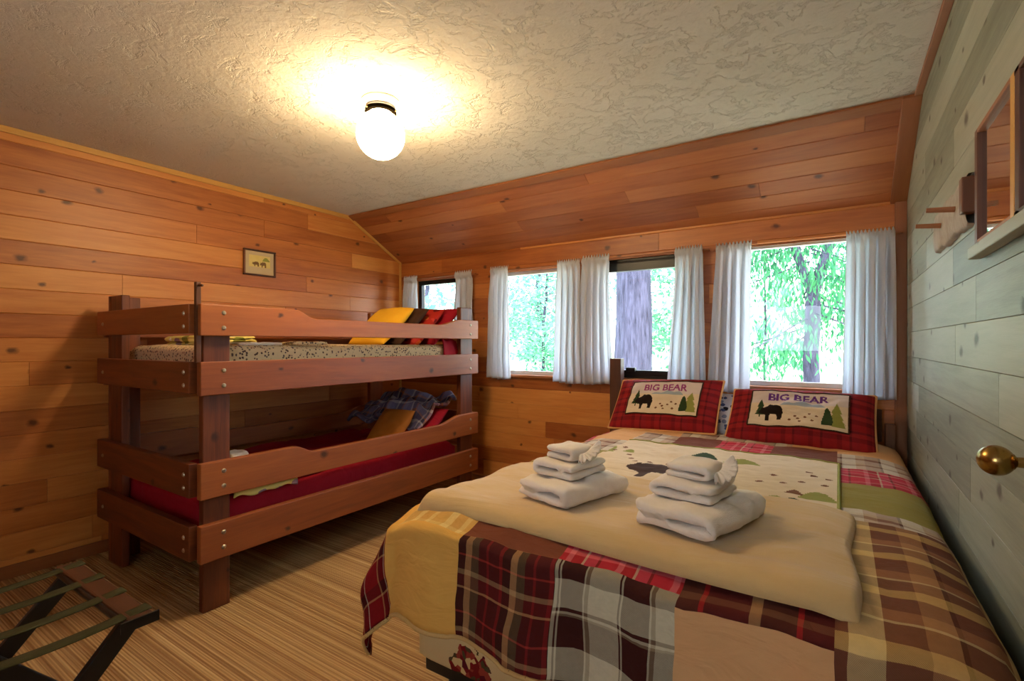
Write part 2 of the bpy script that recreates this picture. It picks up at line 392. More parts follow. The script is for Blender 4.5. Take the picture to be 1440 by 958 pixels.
def plank_wall(name, org, U, V, N, W, H, mat, holes=(), row=.131, off=0.0, seed=1, plen=(1.2, 2.6), thick=.12, tones=(0, 1), ch=.0035):
    """boards run along U, stacked along V, face towards N"""
    rnd = random.Random(seed); mb = MB(); org, U, V, N = map(Vector, (org, U, V, N))
    P = lambda u, v, n: org + U * u + V * v + N * n
    g = .004
    k = 0; v = -off
    while v < H:
        v0, v1 = max(v, 0), min(v + row, H); v += row; k += 1
        if v1 - v0 < .01: continue
        u = -rnd.random() * plen[1]
        while u < W:
            L = rnd.uniform(*plen); u0, u1 = max(u, 0), min(u + L, W); u += L
            if u1 - u0 < .02: continue
            tone = rnd.uniform(*tones); o = (rnd.random() * 60, rnd.random() * 60)
            for (a, b, c, d) in subtract([(u0, u1, v0, v1)], holes):
                if b - a < .004 or d - c < .004: continue
                e = min(ch, (d - c) / 3); ea = min(.0012, (b - a) / 3)
                outer = [(a, c), (b, c), (b, d), (a, d)]; inner = [(a + ea, c + e), (b - ea, c + e), (b - ea, d - e), (a + ea, d - e)]
                uvf = lambda q: (q[0] + o[0], q[1] + o[1])
                mb.face([P(q[0], q[1], 0) for q in inner], [uvf(q) for q in inner], tone)
                for i in range(4):
                    j = (i + 1) % 4
                    qs = [(outer[i], -g), (outer[j], -g), (inner[j], 0), (inner[i], 0)]
                    mb.face([P(q[0], q[1], n) for q, n in qs], [uvf(q) for q, n in qs], tone)
    # solid backing with the openings cut through it
    for (a, b, c, d) in subtract([(0, W, 0, H)], holes):
        for (q, n) in (((a, b, c, d), -g),):
            mb.face([P(a, c, n), P(b, c, n), P(b, d, n), P(a, d, n)], [(a, c), (b, c), (b, d), (a, d)], .3)
            mb.face([P(a, c, -thick), P(a, d, -thick), P(b, d, -thick), P(b, c, -thick)], [(a, c), (a, d), (b, d), (b, c)], .3)
    for (a, b, c, d) in list(holes) + [(0, W, 0, H)]:
        cs = [(a, c), (b, c), (b, d), (a, d)]
        for i in range(4):
            j = (i + 1) % 4
            mb.face([P(*cs[i], -g), P(*cs[j], -g), P(*cs[j], -thick), P(*cs[i], -thick)], [(0, 0), (1, 0), (1, .1), (0, .1)], .45)
    return tag(mb.build(name, mat), kind='structure')

WIN = [(-3.47, -2.96, 1.30, 1.86), (-2.47, -1.78, .985, 1.865), (-1.53, -.86, .99, 1.885), (-.56, .13, .975, 1.895)]
plank_wall('wall_left', (XL, YF, 0), (0, 1, 0), (0, 0, 1), (1, 0, 0), YB - YF, ZC, M['wall_wood'], seed=4, off=.03, tones=(.15, .8))
plank_wall('wall_back', (XL, YB, 0), (1, 0, 0), (0, 0, 1), (0, -1, 0), XR - XL, ZS + .05, M['wall_wood'],
           holes=[(a - XL, b - XL, c, d) for a, b, c, d in WIN], seed=9, off=.05, tones=(.0, .7))
plank_wall('wall_right', (XR, YB, 0), (0, -1, 0), (0, 0, 1), (-1, 0, 0), YB - YF, ZC, M['sheen_wood'], seed=12, off=.0, ch=.0014)
FILL_WIN = (.50, 1.25, 1.1, 1.85)
plank_wall('wall_front', (XR, YF, 0), (-1, 0, 0), (0, 0, 1), (0, 1, 0), XR - XL, ZC, M['wall_wood'], holes=[FILL_WIN], seed=17)
sl = math.hypot(YB - YS, ZC - ZS); sv = Vector((0, YS - YB, ZC - ZS)).normalized()
plank_wall('ceiling_slope', (XL, YB, ZS), (1, 0, 0), sv, Vector((0, -(ZC - ZS), -(YB - YS))).normalized(), XR - XL, sl, M['slope_wood'], seed=21, off=.04, row=.118, thick=.1, tones=(.1, .8))

mb = MB(); NXc = 60
mb.box(XL - .12, XR + .12, YF - .12, YS + .05, ZC, ZC + .12)
tag(mb.build('ceiling', M['stucco']), kind='structure')
mb = MB(); mb.box(XL - .12, XR + .12, YF - .12, YB + .12, -.1, 0)
tag(mb.build('floor', M['carpet']), kind='structure')
# roof overhang outside, shades the glass
mb = MB(); mb.box(XL - .4, XR + .4, YB + .10, YB + .75, 2.08, 2.2)
tag(mb.build('roof_eave', M['trim_wood']), kind='structure')

def trim(name, a, b, w, t, n, mat=None):
    """board from a to b, face width along w (vector), thickness t along n"""
    a, b, w, n = map(Vector, (a, b, w, n)); mb = MB(); L = (b - a).length; o = random.random() * 30
    q = [a, b, b + w, a + w]; p = [x + n * t for x in q]
    W = w.length; uvt = [(o, 0), (o + L, 0), (o + L, W), (o, W)]
    mb.face(p, uvt, .5); mb.face(q[::-1], uvt, .5)
    for i in range(4):
        j = (i + 1) % 4; mb.face([q[i], q[j], p[j], p[i]], [(o, 0), (o + L, 0), (o + L, .02), (o, .02)] if i % 2 == 0 else [(o, 0), (o + .02, 0), (o + .02, .02), (o, .02)], .5)
    return tag(mb.build(name, mat or M['trim_wood'], weld=True, bevel=.003), kind='structure')
sn_ = Vector((0, -(ZC - ZS), -(YB - YS))).normalized()
trim('trim_1', (XL, YS, ZC - .001), (XR, YS, ZC - .001), -sv * .062, .014, sn_)
trim('trim_2', (XL, YF, ZC), (XL, YS, ZC), (0, 0, -.035), .015, (1, 0, 0), M['yellow_wood'])
trim('trim_3', Vector((XL, YS, ZC)), Vector((XL, YB, ZS)), Vector((0, -(ZC - ZS), -(YB - YS))).normalized() * .022, .016, (1, 0, 0), M['yellow_wood'])
trim('trim_4', (XL, YB, 0), (XL, YB, ZS), (.018, 0, 0), .018, (0, -1, 0), M['yellow_wood'])
trim('trim_5', (XR, YF, ZC), (XR, YS, ZC), (-.03, 0, 0), .015, (0, 0, -1))
trim('trim_6', Vector((XR, YS, ZC)), Vector((XR, YB, ZS)), (-.075, 0, 0), .02, sn_)
trim('trim_7', (XR, YB, 0), (XR, YB, ZS), (-.055, 0, 0), .022, (0, -1, 0))
trim('baseboard_left', (XL, YF, 0), (XL, YB, 0), (0, 0, .07), .014, (1, 0, 0))
trim('baseboard_back', (XL, YB, 0), (XR, YB, 0), (0, 0, .07), .014, (0, -1, 0))

# windows
def window(i, rect, fw=.028, blind=False, bars=0):
    x0, x1, z0, z1 = rect
    fr = MB(); y0, y1 = YB + .035, YB + .075
    for b in ((x0, x1, z0, z0 + fw), (x0, x1, z1 - fw, z1), (x0, x0 + fw, z0 + fw, z1 - fw), (x1 - fw, x1, z0 + fw, z1 - fw)):
        fr.box(b[0], b[1], y0, y1, b[2], b[3])
    root = tag(fr.build('window_%d' % i, M['bronze_alu'] if i in (1, 3) else M['frame_white'], bevel=.002), kind='structure')
    g = MB(); g.box(x0 + fw * .6, x1 - fw * .6, YB + .053, YB + .057, z0 + fw * .6, z1 - fw * .6); g.build('pane', M['glass'], root)
    s = MB(); s.box(x0 - .03, x1 + .03, YB - .03, YB + .034, z0 - .022, z0 - .001, 0); s.build('sill', M['trim_wood'], root, bevel=.003)
    if bars: 
        s = MB(); s.box(x0, x1, YB + .03, YB + .08, z1 - bars, z1 - fw, 0); s.build('head_rail', M['bronze_alu'], root, bevel=.002)
        s = MB(); s.box(x0 + .02, x1, YB + .02, YB + .08, z0 + fw, z0 + .06, 0); s.box(x0 + .2, x0 + .27, YB + .0, YB + .03, z0 + .05, z0 + .08, 0)
        s.build('bottom_rail', M['bronze_alu'], root, bevel=.002)
    return root
M['frame_white'] = NT('pale vinyl frame', .5, col(196, 196, 200)).m
for i, w in enumerate(WIN): window(i + 1, w, .03 if i != 0 else .04, bars=.09 if i == 2 else 0)
# added window behind the camera, sized and placed to let in fill daylight
x0, x1, z0, z1 = XR - FILL_WIN[1], XR - FILL_WIN[0], FILL_WIN[2], FILL_WIN[3]; fr = MB()
for b in ((x0, x1, z0, z0 + .04), (x0, x1, z1 - .04, z1), (x0, x0 + .04, z0 + .04, z1 - .04), (x1 - .04, x1, z0 + .04, z1 - .04)):
    fr.box(b[0], b[1], YF - .08, YF - .04, b[2], b[3])
fill_w = tag(fr.build('window_5', M['frame_white'], bevel=.002), kind='structure')
g = MB(); g.box(x0 + .02, x1 - .02, YF - .062, YF - .058, z0 + .02, z1 - .02); g.build('pane', M['glass'], fill_w)

# curtain rods and curtains
RODZ = [1.872, 1.872, 1.882, 1.872]
for i, (a, b, lab) in enumerate([(-3.58, -2.70, 'thin curtain rod over the small window above the bunk bed'), (-2.54, -1.60, 'thin curtain rod over the window nearest the bunk bed'),
                          (-1.66, -.73, 'thin curtain rod over the middle window with the big trunk outside'), (-.70, .30, 'thin curtain rod over the window nearest the pale right wall')]):
    r = MB(); y = YB - .055; r.tube((a, y, RODZ[i]), (b, y, RODZ[i]), .006, n=10)
    for e in (a + .01, b - .01):
        r.tube((e, YB, RODZ[i]), (e, y, RODZ[i]), .005, n=8)
    o = r.build('curtain_rod', M['trim_wood'], sm=40); tag(o, lab, 'curtain rod', 'curtain rods over the windows')

def curtain(xt0, xt1, xb0, xb1, zt, zb, folds, seed, label, flip=0):
    rnd = random.Random(seed); ph = rnd.random() * 6; y0 = YB - .062; mb = MB(); H = zt - zb
    def fn(u, v):
        d = v * H; k = min(1, v * 1.4)
        xt = xt0 + (xt1 - xt0) * u; xb = xb0 + (xb1 - xb0) * u; x = xt + (xb - xt) * (v ** 1.2)
        a = .006 + .017 * min(1, d / .25)
        w = math.sin(u * folds * 2 * math.pi + ph + .5 * math.sin(3 * v + ph)) + .4 * math.sin(u * folds * 4.3 * math.pi + ph * 2 + v)
        y = y0 - a * (w + .9) * .8 + .012 * fbm(u * 3 + seed, v * 2, 0)
        x += .010 * math.cos(u * folds * 2 * math.pi + ph) * min(1, d / .2)
        if d < .045:        # gathered heading and rod pocket
            y = y0 - .010 - .010 * math.sin(d / .045 * math.pi) * (1 + .3 * math.sin(u * folds * 9 * math.pi)) + .003 * math.sin(u * folds * 8 * math.pi)
        z = zt - d + ((.012 + .012 * math.sin(u * folds * 5 * math.pi + ph)) * (1 - d / .03) if d < .03 else 0) + .006 * math.sin(u * 5 + ph) * v
        return (x, y, z)
    mb.grid(fn, max(28, folds * 12), 40)
    o = mb.build('curtain', M['curtain'], sm=180)
    sd = o.modifiers.new('thick', 'SOLIDIFY'); sd.thickness = .0012
    return tag(o, label, 'curtain', 'white curtain panels at the windows')
curtain(-3.56, -3.385, -3.57, -3.36, 1.885, 1.42, 3, 1, 'short white curtain panel in the wall corner behind the bunk bed')
curtain(-2.92, -2.725, -2.925, -2.715, 1.885, 1.45, 3, 2, 'short white curtain panel right of the small window above the bunk post')
curtain(-2.52, -2.335, -2.55, -2.31, 1.89, .95, 4, 3, 'long white curtain panel nearest the bunk bed, left of the leafy window')
curtain(-1.865, -1.668, -1.90, -1.655, 1.888, .94, 4, 4, 'white curtain panel right of the leafy window nearest the bunk bed')
curtain(-1.655, -1.43, -1.66, -1.40, 1.90, .94, 4, 5, 'white curtain panel left of the window with the big trunk, behind the bed post')
curtain(-.95, -.765, -1.01, -.745, 1.895, .945, 4, 6, 'white curtain panel right of the window with the big trunk, flaring at its hem')
curtain(-.68, -.465, -.73, -.47, 1.89, .935, 4, 7, 'white curtain panel left of the window showing the forked tree')
curtain(.035, .262, .015, .265, 1.882, .935, 5, 8, 'white curtain panel beside the pale plank wall, rightmost of all')

# ------------------------------------------------------------------ ceiling lamp
lp = empty('ceiling_lamp', (-1.815, 1.63, ZC), 0, 'glowing round white globe lamp on the stucco ceiling', 'ceiling lamp')
lb = MB(); lb.lathe([(.0, 0), (.085, 0), (.088, -.010), (.080, -.026), (.064, -.032), (.060, -.052), (0.0, -.052)], n=40)
lb.build('canopy', M['white_enamel'], lp, sm=40)
lb = MB(); lb.lathe([(.056, -.040), (.072, -.044), (.074, -.060), (.066, -.066), (.052, -.060)], n=40); lb.build('fitter_ring', M['dark_ring'], lp, sm=40)
gl = MB(); pr = [(.0, -.275)]
for k in range(1, 25):
    a = math.pi * k / 26; pr.append((.112 * math.sin(a), -.163 - .112 * math.cos(a)))
pr += [(.05, -.062), (.05, -.045)]
gl.lathe(pr, n=48); gl.build('globe', M['globe'], lp, sm=60)
for k in range(3):
    a = k * 2.094 + .4; ck = MB(); ck.tube((.06 * math.cos(a), .06 * math.sin(a), -.054), (.08 * math.cos(a), .08 * math.sin(a), -.054), .004, n=8)
    ck.build('thumbscrew', M['antique_brass'], lp, sm=40)

# ------------------------------------------------------------------ bunk bed
BX0, BX1, BY0, BY1 = -3.52, -2.45, 1.10, 3.16    # outer frame of posts
bunk = empty('bunk_bed', (-3.03, 2.13, 0), 0, 'rough stained wooden bunk bed with notched guard rails along the left wall', 'bunk bed')
BL = Vector(bunk.location)
def bpart(name, mb, mat, **k):
    mb.v = [(x - BL.x, y - BL.y, z - BL.z) for x, y, z in mb.v]
    return mb.build(name, mat, bunk, **k)
def post(x0, x1, y0, y1, h):
    m = MB(); m.box(x0, x1, y0, y1, 0, h, 2); return bpart('post', m, M['bunk_wood'], bevel=.005)
post(BX1 - .04, BX1, BY0 + .035, BY0 + .158, 1.40)                  # front left leg (wide board)
post(BX0, BX0 + .04, BY0 + .02, BY0 + .165, 1.52)
post(BX0 + .04, BX0 + .19, BY0 + .02, BY0 + .06, 1.52)
post(BX1 - .04, BX1, BY1 - .155, BY1 - .01, 1.53)
post(BX0, BX0 + .04, BY1 - .155, BY1 - .01, 1.52)
m = MB(); m.box(BX1 - .008, BX1 + .014, BY0 + .0, BY0 + .022, 1.16, 1.53, 2); m.tube((BX1 + .014, BY0 + .011, 1.515), (BX1 + .05, BY0 + .011, 1.512), .006)
bpart('end_stake', m, M['dark_wood'], bevel=.003)

def rail_long(z0, z1, x, notch, t=.038, zr=None):
    """side rail along Y, outer face at x+t"""
    y0, y1 = BY0 + .008, BY1 + .02
    top = []
    if notch:
        for i in range(0, 81):
            f = i / 80; y = y0 + (y1 - y0) * f; d = .045
            def ss(a, b, q): q = max(0, min(1, (q - a) / (b - a))); return q * q * (3 - 2 * q)
            h = z1 - d * ss(1.58, 1.70, y) * (1 - ss(2.72, 2.98, y))
            top.append((y, h))
    else: top = [(y0, z1), (y1, z1)]
    m = MB(); o = random.random() * 30; P = [(y0, z0), (y1, z0)] + top[::-1]; tn = random.uniform(.3, .9)
    m.face([(x, y, z) for y, z in P][::-1], [(y + o, z) for y, z in P][::-1], tn)
    m.face([(x + t, y, z) for y, z in P], [(y + o, z) for y, z in P], tn)
    for i in range(len(P)):
        j = (i + 1) % len(P); a, b = P[i], P[j]
        m.face([(x, *a), (x, *b), (x + t, *b), (x + t, *a)], [(a[0] + o, 0), (b[0] + o, 0), (b[0] + o, t), (a[0] + o, t)], tn)
    ob = bpart('side_rail', m, M['bunk_wood'], weld=True, bevel=.004)
    return ob
def bolts(parent, pts, x=None, y=None):
    for p in pts:
        b = MB()
        if x is not None: b.lathe([(.0, .006), (.007, .005), (.011, .0)], (x - BL.x, p[0] - BL.y, p[1]), 'X', 12)
        else:
            q = len(b.v); b.lathe([(.0, .006), (.007, .005), (.011, .0)], (0, 0, 0), 'X', 12)
            for i in range(q, len(b.v)):
                vx, vy, vz = b.v[i]; b.v[i] = (p[0] - BL.x + vy, y - BL.y - vx, p[1] + vz)
        b.build('bolt', M['bolt'], parent, sm=40)
RZ = [(1.285, 1.43, 1), (1.01, 1.165, 0), (.535, .70, 1), (.245, .415, 0)]
for z0, z1, nt in RZ:
    r = rail_long(z0, z1, BX1, nt)
    zm = (z0 + z1) / 2
    bolts(r, [(BY0 + .11, zm + .035), (BY0 + .11, zm - .035), (BY1 - .08, zm + .035), (BY1 - .08, zm - .035)], x=BX1 + .038)
    rail_long(z0, z1, BX0 - .038, nt)
for z0, z1, nt in RZ:
    for y, s in ((BY0 - .02, -1), (BY1 - .01, 1)):
        m = MB(); m.box(BX0 - .04, BX1 - .012, y, y + .038, z0 + .01, z1 + .0, 0)
        r = bpart('end_rail', m, M['bunk_wood'], bevel=.004)
        if s < 0: bolts(r, [(BX1 - .06, (z0 + z1) / 2 + .03), (BX1 - .06, (z0 + z1) / 2 - .03), (BX0 + .05, (z0 + z1) / 2)], y=y)
for zz in (1.03, .30):
    for i in range(9):
        y = BY0 + .2 + i * (BY1 - BY0 - .4) / 8
        m = MB(); m.box(BX0 + .002, BX1 - .002, y - .045, y + .045, zz, zz + .02, 0); bpart('slat', m, M['under'])

def soft_box(name, x0, x1, y0, y1, z0, z1, mat, parent=None, r=.05, amp=.008, n=(26, 40), seed=0, label=None, fq=4):
    """rounded slab with a gently uneven surface"""
    mb = MB(); cx, cy = (x0 + x1) / 2, (y0 + y1) / 2; hx, hy = (x1 - x0) / 2, (y1 - y0) / 2
    h = z1 - z0
    def side(v): return v
    def top(u, v):
        x = x0 + (x1 - x0) * u; y = y0 + (y1 - y0) * v
        ex = min(x - x0, x1 - x, r); ey = min(y - y0, y1 - y, r)
        dx = 1 - ex / r; dy = 1 - ey / r; q = min(1, math.hypot(dx, dy))
        dz = r * .7 * (1 - math.sqrt(max(0, 1 - q * q)))
        return x, y, dz
    def ft(u, v):
        x, y, dz = top(u, v); return (x, y, z1 - dz + amp * fbm(x * fq + seed, y * fq, 0) * (1 - dz / r))
    def fb(u, v):
        x, y, dz = top(u, v); return (x, y, z0 + min(dz, h / 2))
    nu, nv = n
    # non-uniform parameter so the edges are well resolved
    def warp(t): return .5 - .5 * math.cos(math.pi * t) if True else t
    mb.grid(lambda a, b: ft(warp(a), warp(b)), nu, nv, uvf=lambda a, b: (x0 + (x1 - x0) * warp(a), y0 + (y1 - y0) * warp(b)))
    mb.grid(lambda a, b: fb(warp(a), warp(b)), nu, nv, flip=True, uvf=lambda a, b: (x0 + (x1 - x0) * warp(a), y0 + (y1 - y0) * warp(b)))
    # sides
    ring = [(a / nu, 0) for a in range(nu)] + [(1, b / nv) for b in range(nv)] + [(1 - a / nu, 1) for a in range(nu)] + [(0, 1 - b / nv) for b in range(nv)]
    K = len(ring); L = 0
    for i in range(K):
        a, b = ring[i], ring[(i + 1) % K]
        ta, tb = ft(warp(a[0]), warp(a[1])), ft(warp(b[0]), warp(b[1])); ba, bb = fb(warp(a[0]), warp(a[1])), fb(warp(b[0]), warp(b[1]))
        d = math.dist(ta, tb); mb.face([ba, bb, tb, ta], [(L, 0), (L + d, 0), (L + d, h), (L, h)]); L += d
    if parent is not None:
        p = parent.location; mb.v = [(x - p.x, y - p.y, z - p.z) for x, y, z in mb.v]
    return mb.build(name, mat, parent, sm=60, weld=True, label=label)

tag(soft_box('mattress', BX0 + .06, BX1 - .05, BY0 + .10, BY1 - .10, 1.05, 1.240, M['print_sheet'], r=.05, amp=.008, seed=3),
    'mattress in cream sprigged sheet on the upper bunk', 'mattress')
tag(soft_box('mattress', BX0 + .03, BX1 - .045, BY0 + .07, BY1 - .17, .32, .50, M['crimson'], r=.06, amp=.03, seed=7, fq=3),
    'mattress in crimson sheet on the lower bunk', 'mattress')

def pillow(name, w, h, t, mats, loc, rot, label, cat='pillow', group=None, seed=0, pinch=.07, art=None, flange=0, uvs=1.0, n=26, panel_mats=None, sag=0.0):
    """w wide (local x), h tall (local y), t thick (local z)"""
    def surf(a, b, side):
        x, y = a * 2 - 1, b * 2 - 1
        ed = max(0, (1 - abs(x) ** 2.6)) * max(0, (1 - abs(y) ** 2.6))
        z = side * t / 2 * ed ** .42
        px = x * w / 2 * (1 - pinch * (1 - abs(x)) * 0 - pinch * (1 - y * y) * abs(x) * .5)
        py = y * h / 2 * (1 - pinch * (1 - x * x) * abs(y) * .5)
        z += .018 * fbm(x * 1.7 + seed, y * 1.7, side) * ed ** .5 * (t / .12) - sag * (x * x)
        return (px, py, z)
    def warp(q): return .5 - .5 * math.cos(math.pi * q)
    mb = MB()
    mb.grid(lambda a, b: surf(warp(a), warp(b), 1), n, n, uvf=lambda a, b: (warp(a) * w * uvs, warp(b) * h * uvs))
    mb.grid(lambda a, b: surf(warp(a), warp(b), -1), n, n, flip=True, uvf=lambda a, b: (warp(a) * w * uvs, warp(b) * h * uvs + .3))
    root = mb.build(name, mats, None, sm=180, weld=True)
    root.location = loc; root.rotation_euler = rot
    tag(root, label, cat, group)
    return root, surf

def LX(x): return x
UPG = 'pillows at the far end of the upper bunk'
pillow('pillow', .34, .40, .10, M['yellow_cloth'], (-2.74, 2.47, 1.375), (R(40), 0, R(3)), 'yellow pillow leaning in front of the red ones on the upper bunk', seed=1, pinch=.03)
pillow('pillow', .46, .40, .09, M['bear_brown'], (-2.78, 2.61, 1.375), (R(41), 0, R(1)), 'dark brown pillow between the yellow and red ones on the upper bunk', seed=2, pinch=.03)
pillow('pillow', .46, .40, .10, M['red_print'], (-2.76, 2.76, 1.375), (R(42), 0, R(2)), 'red printed pillow behind the dark brown one on the upper bunk', seed=3, pinch=.03)
pillow('pillow', .48, .40, .10, M['crimson'], (-2.74, 2.92, 1.38), (R(44), 0, R(-2)), 'plain crimson pillow furthest back on the upper bunk', seed=5, pinch=.03)
pillow('pillow', .36, .36, .10, M['yellow_print'], (-3.24, 2.86, 1.395), (R(46), R(-6), R(-8)), 'yellow and white patterned pillow by the wall on the upper bunk', seed=4)
# crimson cloth hanging over the upper mattress by the far post
mb = MB()
def cl(u, v):
    x = BX1 - .16 + u * .13 + .0; y = 2.84 + v * .16
    z = 1.285 + .01 * math.sin(9 * v + 3 * u)
    if u > .62:
        q = (u - .62) / .38; x = BX1 - .062 + .036 * math.sin(q * 1.57); z -= .15 * q * (1 - .5 * abs(v - .4))
    return (x, y + .02 * math.sin(u * 3), z)
mb.grid(cl, 20, 20); o = mb.build('folded_cloth', M['crimson'], sm=180); sd = o.modifiers.new('t', 'SOLIDIFY'); sd.thickness = .008
tag(o, 'crimson cloth hanging over the upper mattress edge by the far post', 'cloth')

def folded_strip(path, w, th, n_end=6, wob=.004, seed=0, rough=.0):
    """ribbon following path (list of (s,z)) with thickness th, extruded along local y by w"""
    pts = []
    N = len(path)
    L_, R_ = [], []
    for i, (s, z) in enumerate(path):
        a = path[max(0, i - 1)]; b = path[min(N - 1, i + 1)]
        d = Vector((b[0] - a[0], b[1] - a[1])).normalized(); nn = Vector((-d.y, d.x)) * th / 2
        L_.append(Vector((s, z)) + nn); R_.append(Vector((s, z)) - nn)
    def cap(c, frm, to):
        res = []; a0 = math.atan2(frm.y - c.y, frm.x - c.x)
        for k in range(1, 5):
            a = a0 - math.pi * k / 5; res.append(Vector((c.x + th / 2 * math.cos(a), c.y + th / 2 * math.sin(a))))
        return res
    loop = L_ + cap(Vector(path[-1]), L_[-1], R_[-1]) + R_[::-1] + cap(Vector(path[0]), R_[0], L_[0])
    cx = sum(p.x for p in loop) / len(loop); cz = sum(p.y for p in loop) / len(loop)
    mb = MB(); M_ = 26; K = len(loop)
    base = len(mb.v)
    for j in range(M_ + 1):
        v = j / M_; e = min(v, 1 - v) * M_ / 3.0; sh = 0 if e >= 1 else (1 - math.sqrt(1 - (1 - e) ** 2))
        for i, p in enumerate(loop):
            # pull the cut end in slightly so the edge reads soft
            x = p.x; z = p.y
            m = mid(path, p)
            x = x + (m[0] - x) * sh * .5; z = z + (m[1] - z) * sh * .5
            y = (v - .5) * w
            z += wob * fbm(x * 14 + seed, y * 14, z * 30); x += wob * fbm(y * 12 + seed, z * 40, 3)
            z = max(z, .001)
            mb.v.append((x, y, z))
    for j in range(M_):
        for i in range(K):
            k = (i + 1) % K; q = base + j * K
            mb.f.append((q + i, q + k, q + K + k, q + K + i)); mb.uv.append([(0, 0)] * 4); mb.tone.append(.5); mb.mi.append(0)
    # caps as strips between the two sides of the ribbon
    for j, rev in ((0, False), (M_, True)):
        q = base + j * K; n = len(L_); c4 = 4
        def li(i): return q + i
        def ri(i): return q + n + c4 + (n - 1 - i)
        for i in range(n - 1):
            f = (li(i), ri(i), ri(i + 1), li(i + 1)); f = f[::-1] if rev else f
            mb.f.append(f); mb.uv.append([(0, 0)] * 4); mb.tone.append(.5); mb.mi.append(0)
        e1 = [li(n - 1)] + [q + n + k for k in range(4)] + [ri(n - 1)]
        e2 = [ri(0)] + [q + 2 * n + c4 + k for k in range(4)] + [li(0)]
        for e in (e1, e2):
            f = tuple(e[::-1] if rev else e); mb.f.append(f); mb.uv.append([(0, 0)] * len(f)); mb.tone.append(.5); mb.mi.append(0)
    return mb
def mid(path, p):
    best = None; bd = 9
    for (s, z) in path:
        d = (s - p.x) ** 2 + (z - p.y) ** 2
        if d < bd: bd = d; best = (s, z)
    return best
def s_path(L, th, layers, z0=0.0, first=1, gap=1.06, curl=False):
    """zig-zag fold path"""
    pts = []; z = z0 + th / 2; step = th * gap; x0, x1 = -L / 2 + th, L / 2 - th
    d = first
    for k in range(layers):
        a, b = (x0, x1) if d > 0 else (x1, x0)
        for i in range(9):
            t = i / 8; pts.append((a + (b - a) * t, z + .0015 * math.sin(t * 6)))
        if k < layers - 1:
            for i in range(1, 6):
                an = math.pi * i / 6; pts.append((b + d * math.sin(an) * step / 2 * 1.1, z + step / 2 - math.cos(an) * step / 2))
        z += step; d = -d
    return pts

# folded blankets on the upper bunk near end
def folded_thing(name, L, th, layers, w, mat, loc, rot, label, cat, group=None, first=1, seed=0, wob=.004, gap=1.06):
    mb = folded_strip(s_path(L, th, layers, first=first, gap=gap), w, th, seed=seed, wob=wob)
    o = mb.build(name, mat, sm=180, weld=False)
    bm = bmesh.new(); bm.from_mesh(o.data); bmesh.ops.recalc_face_normals(bm, faces=bm.faces); bm.to_mesh(o.data); bm.free(); smooth(o.data)
    o.location = loc; o.rotation_euler = rot
    return tag(o, label, cat, group)
folded_thing('folded_blanket', .26, .016, 3, .50, M['yellow_print'], (-2.98, 1.42, 1.240), (0, 0, R(90)), 'yellow patterned blanket folded at the near end of the upper bunk', 'blanket', seed=5)
folded_thing('folded_sheet', .13, .007, 2, .24, M['terry'], (-2.585, 1.45, 1.240), (0, 0, R(0)), 'flat white folded sheet behind the upper guard rail', 'sheet', seed=6)
folded_thing('folded_blanket', .13, .009, 2, .22, M['print_sheet'], (-2.575, 1.74, 1.240), (0, 0, R(0)), 'dotted cream blanket folded beside the white sheet on the upper bunk', 'blanket', seed=8)
# lower bunk
pillow('pillow', .28, .32, .11, M['orange_cloth'], (-2.76, 2.57, .635), (R(44), 0, R(8)), 'orange pillow leaning at the far end of the lower bunk', seed=11)
pillow('pillow', .50, .34, .12, M['crimson'], (-2.76, 2.80, .63), (R(40), 0, R(2)), 'crimson pillow under the crumpled plaid quilt on the lower bunk', seed=13)
# crumpled plaid quilt over the lower pillows
mb = MB()
def crq(u, v):
    x = -3.30 + u * .76; y = 2.62 + v * .44
    z = .675 + .17 * math.sin(min(1, v * 1.35) * 1.45) + .05 * fbm(x * 5, y * 7, 1) - .09 * (abs(u - .55) * 1.6) ** 2 + .022 * math.sin(v * 16 + 6 * u + 2 * math.sin(u * 7))
    return (x + .03 * fbm(y * 6, x * 3, 5), y + .03 * math.sin(u * 9), z)
mb.grid(crq, 60, 50, uvf=lambda a, b: (a * .8, b * .6)); o = mb.build('crumpled_quilt', M['plaid_blue'], sm=180)
sd = o.modifiers.new('t', 'SOLIDIFY'); sd.thickness = .022
tag(o, 'crumpled grey blue plaid quilt heaped over pillows on the lower bunk', 'quilt')
# crimson blanket thrown along lower mattress
mb = MB()
def rb(u, v):
    x = BX0 + .12 + u * (BX1 - BX0 - .20); y = 1.30 + v * 1.45
    z = .508 + .022 * (1 + fbm(x * 4, y * 2.2, 2)) + .010 * math.sin(y * 9 + x * 14)
    if u > .9: z -= (u - .9) / .1 * .03
    return (x, y, z)
mb.grid(rb, 50, 70); o = mb.build('loose_sheet', M['crimson'], sm=180); sd = o.modifiers.new('t', 'SOLIDIFY'); sd.thickness = .006
tag(o, 'rumpled crimson top sheet spread over the lower bunk', 'sheet')
mb = MB()
def hang(u, v):
    x = -2.66 + .20 * u; y = 1.28 + .34 * v; z = .548 + .004 * math.sin(y * 30)
    if u > .8: z -= .055 * ((u - .8) / .2) ** 1.5; x = -2.50 + .04 * math.sin((u - .8) / .2 * 1.4)
    return (x, y + .01 * math.sin(u * 9), z + .006 * math.sin(v * 17) * u)
mb.grid(hang, 30, 24); o = mb.build('folded_blanket', M['yellow_print'], sm=180); sd = o.modifiers.new('t', 'SOLIDIFY'); sd.thickness = .012
tag(o, 'yellow patterned blanket lying over the lower bunk edge beside the near post', 'blanket')
folded_thing('folded_towel', .12, .022, 6, .10, M['terry'], (-2.64, 1.37, .548), (0, 0, R(10)), 'small white folded towel on the lower bunk beside the near post', 'towel', seed=16)

